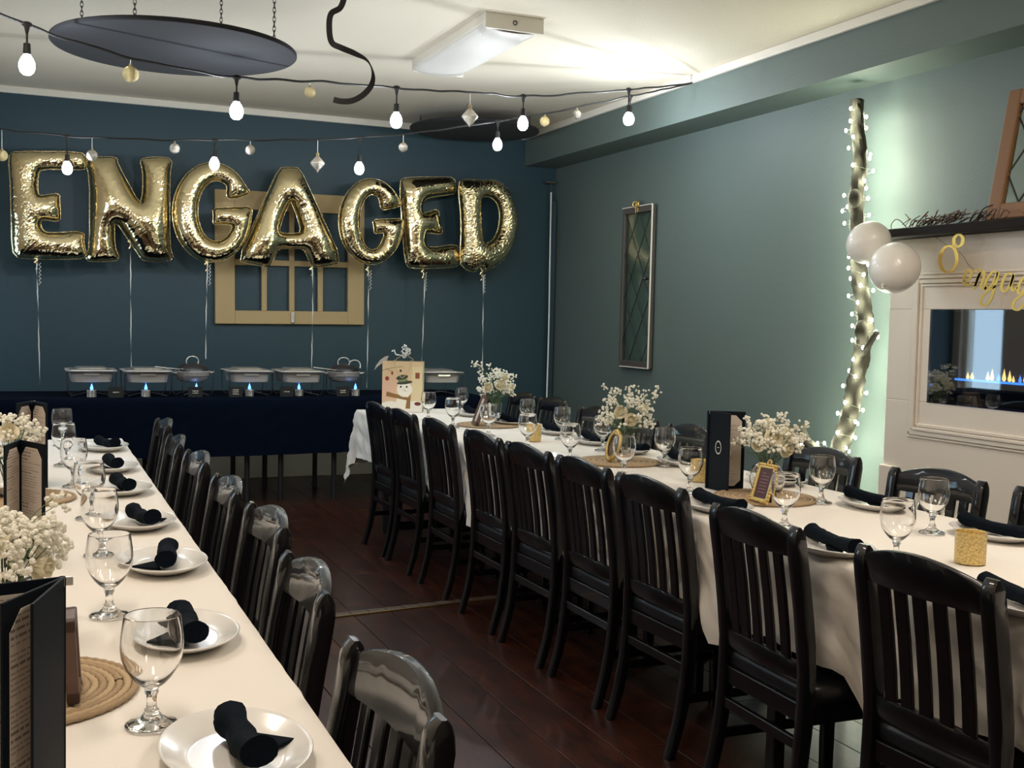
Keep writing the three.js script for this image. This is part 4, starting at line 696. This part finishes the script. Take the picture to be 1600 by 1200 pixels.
// ------------------------------------------------------------------ leaded windows
function clipPoly(poly, nx, ny, c) { const o = []; poly.forEach((a, i) => { const b = poly[(i + 1) % poly.length], da = nx * a[0] + ny * a[1] - c, db = nx * b[0] + ny * b[1] - c; if (da <= 0) o.push(a); if ((da < 0 && db > 0) || (da > 0 && db < 0)) { const s = da / (da - db); o.push([a[0] + (b[0] - a[0]) * s, a[1] + (b[1] - a[1]) * s]); } }); return o; }
function leaded(t, w, h, px, py, paneMat, cameR) {     // diamond panes w x h centred on x, standing on y = 0; px, py: half diagonals
  const rect = [[-w / 2, 0], [w / 2, 0], [w / 2, h], [-w / 2, h]], L = Math.hypot(px, py);
  for (let i = -12; i < 12; i++) for (let j = -12; j < 24; j++) {
    const cx = i * px, cy = j * py * 1; if ((i + j) % 2) continue;
    let p = [[cx - px, cy], [cx, cy - py], [cx + px, cy], [cx, cy + py]];
    p = clipPoly(p, 1, 0, w / 2); p = clipPoly(p, -1, 0, w / 2); p = clipPoly(p, 0, 1, h); p = clipPoly(p, 0, -1, 0);
    if (p.length < 3) continue; let ar = 0; p.forEach((a, k) => { const b = p[(k + 1) % p.length]; ar += a[0] * b[1] - a[1] * b[0]; }); if (Math.abs(ar) < 4e-4) continue;
    const m = p.reduce((s, a) => [s[0] + a[0] / p.length, s[1] + a[1] / p.length], [0, 0]), sh = new THREE.Shape(p.map((a) => new THREE.Vector2((a[0] - m[0]) * .985, (a[1] - m[1]) * .985)));
    const g = new THREE.ExtrudeGeometry(sh, { depth: .003, bevelEnabled: false }); const q = part('pane', g, paneMat, t); q.position.set(m[0], m[1], -.0015); q.rotation.x = .012 * n2(i * 2.1, j * 1.7); q.rotation.y = .02 * n2(i, j + 9);
  }
  for (const s of [-1, 1]) for (let k = -14; k < 26; k++) {   // lead lines y = s*(py/px) x + k*py*2 + ...
    const m = s * py / px, c = (2 * k + 1) * py; let a = -w / 2, b = w / 2; const lim = (v) => (v - c) / m; const lo = Math.min(lim(0), lim(h)), hi = Math.max(lim(0), lim(h)); a = Math.max(a, lo); b = Math.min(b, hi);
    if (b - a > .004) part('lead_came', rod(P3(a, m * a + c, 0), P3(b, m * b + c, 0), cameR, 6), M.lead, t);
  }
}
{ // tall one hung on the green wall; local x runs towards the camera end
  const t = thing('leaded_window', 'narrow dark framed leaded glass window hung on the green wall', 'leaded window', V(XR - .03, .99, 7.68), -Math.PI / 2, undefined), w = .47, h = 1.25;
  const inner = new THREE.Group(); inner.name = 'glazing'; inner.position.set(0, .0525, 0); t.add(inner);
  leaded(inner, w - .066, h - .105, .098, .165, M.oldPane, .004);
  for (const [n, X, Y, W2, H2] of [['stile', -w / 2 + .016, h / 2, .032, h], ['stile', w / 2 - .016, h / 2, .032, h], ['rail', 0, .026, w - .064, .052], ['rail', 0, h - .026, w - .064, .052]]) part(n, box(W2, H2, .032, X, Y, 0, .005), M.darkFrame, t);
  part('edge_bead', [box(.008, h, .012, w / 2 - .002, h / 2, .018, .003), box(w, .008, .012, 0, h - .003, .018, .003), box(w * .9, .008, .012, 0, .004, .018, .003)], M.trim, t);
  part('bow', [new THREE.TorusGeometry(.022, .008, 8, 16).rotateY(.5).translate(-.028, h + .012, .02), new THREE.TorusGeometry(.022, .008, 8, 16).rotateY(-.5).translate(.02, h + .012, .02), new THREE.SphereGeometry(.014, 10, 8).translate(-.004, h + .008, .024), box(.012, .05, .005, -.02, h - .03, .02, .002), box(.012, .04, .005, .012, h - .025, .02, .002)], M.goldPaint, t);
  part('knob', [new THREE.SphereGeometry(.016, 12, 10).translate(w / 2 - .06, h * .55, .035), new THREE.CylinderGeometry(.007, .010, .03, 10).rotateX(Math.PI / 2).translate(w / 2 - .06, h * .55, .02)], M.darkSteel, t);
}
{ // brown one leaning on the mantel
  const t = thing('leaded_window', 'brown wooden leaded window leaning back on the mantel shelf', 'leaded window', V(4.0, 1.842, 3.47), -Math.PI / 2, undefined); t.rotation.order = 'YXZ'; t.rotation.x = -.18;
  const w = .84, h = .60, inner = new THREE.Group(); inner.name = 'glazing'; inner.position.set(0, .075, 0); t.add(inner);
  leaded(inner, w - .15, h - .145, .088, .135, M.oldPane, .0045);
  for (const [n, X, Y, W2, H2] of [['stile', -w / 2 + .036, h / 2, .072, h], ['stile', w / 2 - .036, h / 2, .072, h], ['rail', 0, .036, w - .144, .072], ['rail', 0, h - .036, w - .144, .072]]) part(n, box(W2, H2, .034, X, Y, 0, .008), M.brownWood, t);
}

// ------------------------------------------------------------------ fireplace
const FX = 4.06, FD1 = 4.57, FD0 = 2.72;               // face, far and near ends
{
  const t = thing('fireplace', 'cream panelled fireplace surround with a dark mantel shelf and glass electric fire', 'fireplace', V((FX + XR) / 2, 0, (FD0 + FD1) / 2)), cx = (FX + XR) / 2, cd = (FD0 + FD1) / 2;
  const b = (x0, x1, y0, y1, d0, d1, r = .004) => box(x1 - x0, y1 - y0, d1 - d0, (x0 + x1) / 2 - cx, (y0 + y1) / 2, -((d0 + d1) / 2 - cd), r);
  const i0 = 3.02, i1 = 4.279, j0 = .985, j1 = 1.443;  // opening of the fire
  part('surround', [b(FX, XR - .002, 0, j0, FD0, FD1), b(FX, XR - .002, j1, 1.795, FD0, FD1), b(FX, XR - .002, j0, j1, i1, FD1), b(FX, XR - .002, j0, j1, FD0, i0)], M.cream, t);
  part('plinth', b(FX - .018, FX + .02, 0, .644, FD1 - .10, FD1 + .012, .006), M.cream, t); part('plinth', b(FX - .018, FX + .02, 0, .644, FD0 - .012, FD0 + .10, .006), M.cream, t);
  const mould = (name, a, c) => { // stepped moulding between two points given as [y, d]
    const g = []; const hor = Math.abs(a[0] - c[0]) < 1e-6; for (const [o, w, th] of [[0, .016, .020], [.020, .022, .014], [-.020, .016, .010], [.040, .012, .008]]) g.push(hor ? b(FX - th, FX + .002, a[0] - o - w / 2, a[0] - o + w / 2, Math.min(a[1], c[1]) - o, Math.max(a[1], c[1]) + o, .004) : b(FX - th, FX + .002, Math.min(a[0], c[0]) - o, Math.max(a[0], c[0]) + o, a[1] + o * Math.sign(a[1] - cd) - w / 2, a[1] + o * Math.sign(a[1] - cd) + w / 2, .004)); part(name, g, M.cream, t); };
  mould('panel_moulding', [.85, 4.36], [.85, 2.93]); mould('panel_moulding', [.85, 4.36], [1.60, 4.36]); mould('panel_moulding', [1.60, 4.36], [1.60, 2.93]); mould('panel_moulding', [.85, 2.93], [1.60, 2.93]);
  part('base_moulding', [b(FX - .012, FX + .002, .12, .40, FD0 + .1, FD1 - .1, .004), b(FX - .024, FX + .002, .40, .43, FD0 + .1, FD1 - .1, .008), b(FX - .018, FX + .002, .36, .375, FD0 + .1, FD1 - .1, .004), b(FX - .022, FX + .002, 0, .12, FD0 + .1, FD1 - .1, .006)], M.cream, t);
  part('mantel_shelf', [b(FX - .13, XR - .002, 1.795, 1.838, FD0 - .12, FD1 + .10, .006)], M.mantelWood, t);
  part('firebox', [b(FX + .17, FX + .18, j0, j1, i0, i1), b(FX + .01, FX + .18, j0, j0 + .008, i0, i1), b(FX + .01, FX + .18, j1 - .008, j1, i0, i1), b(FX + .01, FX + .18, j0, j1, i0, i0 + .008), b(FX + .01, FX + .18, j0, j1, i1 - .008, i1)], std([.008, .008, .010], .5), t);
  part('burner_bed', b(FX + .06, FX + .12, j0 + .10, j0 + .118, i0 + .06, i1 - .10, .004), M.black, t);
  const r = rng(31), fb = part('flame_bed', b(FX + .05, FX + .062, j0 + .118, j0 + .128, i0 + .06, i1 - .12, .003), emit([.03, .22, 1.0], 6), t);
  const cone = (h, w) => lathe([[.0001, 0], [w * .8, h * .08], [w, h * .25], [w * .55, h * .6], [.0001, h]], 10);
  for (let i = 0; i < 34; i++) { const d = i1 - .16 - i * .031 - r() * .01, hi = i < 5 ? (r() < .4 ? .035 : 0) : .022 + .05 * r(); if (!hi) continue; const m = part('flame', cone(hi, .006 + .004 * r()), i % 4 === 3 ? flameBlue : flameYellow, fb); m.position.set(FX + .056 - cx, j0 + .128, -(d - cd)); }
  part('glass_front', b(FX - .004, FX + .002, j0, j1, i0, i1, .0015), phys([.55, .55, .58], 0.02, { transmission: 1, ior: 2.3, thickness: 0 }), t);
  const fl = new THREE.RectAreaLight(rgb(.10, .30, 1), 1.6, 1.05, .05); fl.position.copy(V(FX + .045, j0 + .15, (i0 + i1) / 2)); fl.rotation.y = -Math.PI / 2 + Math.PI; fl.lookAt(V(FX - 1, j0 + .15, (i0 + i1) / 2)); fl.castShadow = true; scene.add(fl);
}
{ // dried twig garland along the shelf
  const r = rng(17), t = thing('twig_garland', 'dried dark twig garland lying along the mantel shelf', 'garland', V(4.02, 1.838, 3.7)), g = [], buds = [];
  for (let i = 0; i < 210; i++) { const z = -.72 + 1.62 * r(), l = .05 + .07 * r(), a = (r() - .5) * 2.2, p = P3((r() - .5) * .10, .006 + .03 * r() * r(), z), q = p.clone().add(P3((r() - .5) * .05, .012 + .03 * r(), l * .5 * Math.cos(a))), s = q.clone().add(P3((r() - .5) * .05, (r() - .4) * .05, l * .5 * Math.cos(a + .6))); s.y = Math.max(.004, s.y); g.push(tube([p, q, s], .0016 + .0016 * r(), 6, 5)); if (r() < .5) buds.push(clean(new THREE.IcosahedronGeometry(.0045 + .003 * r(), 0).translate(s.x, s.y, s.z))); }
  g.push(tube([P3(-.02, .004, -.70), P3(-.03, .045, -.745), P3(-.02, .052, -.79), P3(-.02, .03, -.815), P3(-.02, .004, -.815)], .0022, 24, 6));
  tag(part('twigs', g, M.twig, t), null, null, null, 'stuff'); tag(part('buds', buds, std([.3, .2, .15], .9), t), null, null, null, 'stuff');
}
{ // gold script banner strung below the shelf
  const t = thing('script_banner', 'gold card script banner with a ring strung before the fireplace', 'banner', V(3.975, 1.60, 3.95), -Math.PI / 2), k = .0033;   // local x runs towards the camera end, units traced at k
  const stroke = (name, paths, w) => { const g = []; for (const p of paths) { const c = new THREE.CatmullRomCurve3(p.map(([x, y]) => P3((x - 1520) * k * 1.02, -(y - 430) * k, 0))), N = Math.max(10, p.length * 7), rr = []; for (let i = 0; i <= N; i++) { const a = c.getPoint(i / N), tg = c.getTangent(i / N), ww = w * (.55 + .75 * Math.abs(tg.y) ** 1.5); const s = P3(-tg.y, tg.x, 0).normalize(), q = []; for (const [u, v] of [[1, .0012], [-1, .0012], [-1, -.0012], [1, -.0012]]) q.push(a.clone().addScaledVector(s, u * ww).add(P3(0, 0, v))); rr.push(q); } g.push(loft(rr)); } return part(name, g, M.goldCard, t); };
  const ringPts = Array.from({ length: 26 }, (_, i) => { const a = i / 25 * TAU - 1.2; return [1482 + 14.2 * Math.cos(a), 407 + 18.5 * Math.sin(a)]; });
  stroke('ring_shape', [ringPts, [[1492, 391], [1490, 379], [1497, 373], [1504, 378], [1503, 387], [1497, 390], [1491, 386]]], .0075).rotation.y = .12;
  const gl = (x, y) => [[[x + 22, y - 3], [x + 14, y - 5], [x + 5, y + 3], [x + 1, y + 14], [x + 4, y + 19], [x + 12, y + 13], [x + 21, y - 3]], [[x + 23, y - 4], [x + 17, y + 16], [x + 11, y + 34], [x + 2, y + 41], [x - 5, y + 38], [x - 4, y + 30], [x + 6, y + 22], [x + 20, y + 14]]];
  const e = (x, y) => [[[x, y + 9], [x + 9, y + 6], [x + 14, y - 2], [x + 9, y - 7], [x + 2, y - 1], [x, y + 9], [x + 5, y + 15], [x + 14, y + 11]]];
  const aL = (x, y) => [[[x + 18, y - 4], [x + 9, y - 6], [x + 2, y + 3], [x, y + 14], [x + 5, y + 18], [x + 13, y + 11], [x + 19, y - 4]], [[x + 20, y - 5], [x + 16, y + 12], [x + 20, y + 17], [x + 26, y + 12]]];
  stroke('letter_e', e(1508, 430), .0062); stroke('letter_n', [[[1524, 424], [1536, 424], [1532, 438], [1527, 450]], [[1528, 446], [1535, 431], [1542, 426], [1544, 432], [1539, 446], [1544, 451], [1550, 446]]], .0062);
  stroke('letter_g', gl(1545, 432), .0062); stroke('letter_a', aL(1574, 436), .0062); stroke('letter_g', gl(1600, 438), .0062); stroke('letter_e', e(1630, 440), .0062); stroke('letter_d', [[[1664, 430], [1655, 428], [1648, 436], [1650, 448], [1658, 446], [1666, 430]], [[1672, 404], [1664, 440], [1667, 450], [1673, 446]]], .0062);
  const cord = [[1446, 372], [1472, 386], [1500, 400], [1516, 418], [1545, 428], [1580, 431], [1610, 432], [1660, 428], [1720, 404], [1760, 378]].map(([x, y]) => P3((x - 1520) * k * 1.02, -(y - 430) * k, -.004)); part('cord', tube(cord, .0011, 60, 5), M.twig, t);
}
{ // white balloons tied at the shelf corner
  const prof = (r) => Array.from({ length: 25 }, (_, i) => { const a = Math.PI * i / 24; return [Math.max(1e-4, r * Math.sin(a) * (1 - .06 * Math.cos(a))), -r * 1.08 * Math.cos(a) - (i === 0 ? .0 : 0)]; }).reverse();
  const make = (label, p, r, tx, tz) => { const t = thing('round_balloon', label, 'balloon', p); part('skin', lathe(prof(r).reverse(), 48), M.latex, t); part('knot', lathe([[.0001, -r * 1.05], [.008, -r * 1.08], [.004, -r * 1.11], [.009, -r * 1.15], [.0001, -r * 1.16]], 12), M.latex, t); t.rotation.set(tx, 0, tz); };
  make('round white balloon beside the lit branch, the upper of two', V(3.80, 1.762, 4.445), .103, .5, -.9); make('round white balloon at the mantel corner, the lower of two', V(3.78, 1.630, 4.235), .118, -.4, -.8);
}

// ------------------------------------------------------------------ birch branch wound with fairy lights
{
  const t = thing('branch', 'tall bare bark branch leaning on the green wall by the fireplace', 'branch', V(4.15, 0, 5.0)), path = [[4.12, 0, 5.1], [4.13, .35, 5.06], [4.15, .673, 5.02], [4.16, .85, 4.965], [4.165, 1.07, 4.923], [4.17, 1.25, 4.885], [4.17, 1.387, 4.88], [4.17, 1.56, 4.925], [4.175, 1.736, 4.963], [4.18, 1.90, 4.985], [4.185, 2.052, 5.008], [4.19, 2.26, 4.995], [4.195, 2.45, 5.035], [4.20, 2.598, 5.052]];
  const c = new THREE.CatmullRomCurve3(path.map((p) => V(...p))), base = t.position;
  const limb = (cv, r0, r1, n, seed) => { const rr = [], fr = cv.computeFrenetFrames(n); for (let i = 0; i <= n; i++) { const u = i / n, p = cv.getPointAt(u), ring = []; for (let j = 0; j < 14; j++) { const a = j / 14 * TAU, k = (r0 + (r1 - r0) * u) * (1 + .14 * n2(a * 1.2 + seed, u * 26) + .10 * n2(a * 3, u * 60 + seed)) ; const N = new THREE.Vector3(Math.cos(a), 0, Math.sin(a)); const T = cv.getTangentAt(u), B = N.clone().addScaledVector(T, -N.dot(T)).normalize(); ring.push(p.clone().addScaledVector(B, k).sub(base)); } rr.push(ring); } return loft(rr, .9); };
  part('trunk', limb(c, .054, .036, 120, 3), M.bark, t);
  const knob = (p, r) => new THREE.SphereGeometry(r, 10, 8).scale(1, 1.5, 1).translate(p[0] - base.x, p[1], -p[2] - base.z);
  for (const k of [knob([4.155, 2.05, 4.985], .036), knob([4.145, 1.33, 4.87], .042)]) part('knot', k, M.bark, t);
  const stub = (pts, r0, r1, s) => part('twig_stub', limb(new THREE.CatmullRomCurve3(pts.map((p) => V(...p))), r0, r1, 14, s), M.bark, t);
  stub([[4.15, 1.20, 4.87], [4.13, 1.25, 4.80], [4.12, 1.32, 4.725]], .019, .013, 5);
  stub([[4.12, .60, 5.05], [4.08, .655, 5.15], [4.06, .70, 5.21], [4.05, .775, 5.245]], .04, .022, 9);
  // string of tiny lamps, spiralling
  const s = thing('fairy_light_string', 'thin wire of tiny warm white lamps wound round the branch', 'fairy lights', P3(0, 0, 0)), r = rng(77), wire = [];
  const N = 72; for (let i = 0; i < N; i++) {
    const u = .13 + .85 * i / (N - 1), p = c.getPointAt(u), a = i * 2.4 + 2.2 * r(), k = .062 - .012 * u + .026 * r(); let q = p.clone().add(P3(Math.cos(a) * k, .02 * (r() - .5), Math.sin(a) * k)); q.x = Math.min(q.x, XR - .03); wire.push(q);
  }
  for (let i = 0; i < 5; i++) wire.unshift(V(4.07 + .03 * r(), .66 + .035 * r(), 5.08 + .045 * i));
  part('wire', tube(wire, .0012, 420, 5), M.wire, s);
  wire.forEach((q) => {
    const b = part('lamp', new THREE.SphereGeometry(.0078, 8, 6).scale(1, 1.5, 1), fairyGlow, s); b.position.copy(q);
    const l = new THREE.PointLight(rgb(...LIGHT.fairyColor), LIGHT.fairy, 0, 2); l.position.copy(q); l.castShadow = true; l.shadow.radius = .25; scene.add(l);
  });
}
scene.traverse((o) => { if (o.isMesh) o.castShadow = o.receiveShadow = true; });
renderer.render(scene, camera);
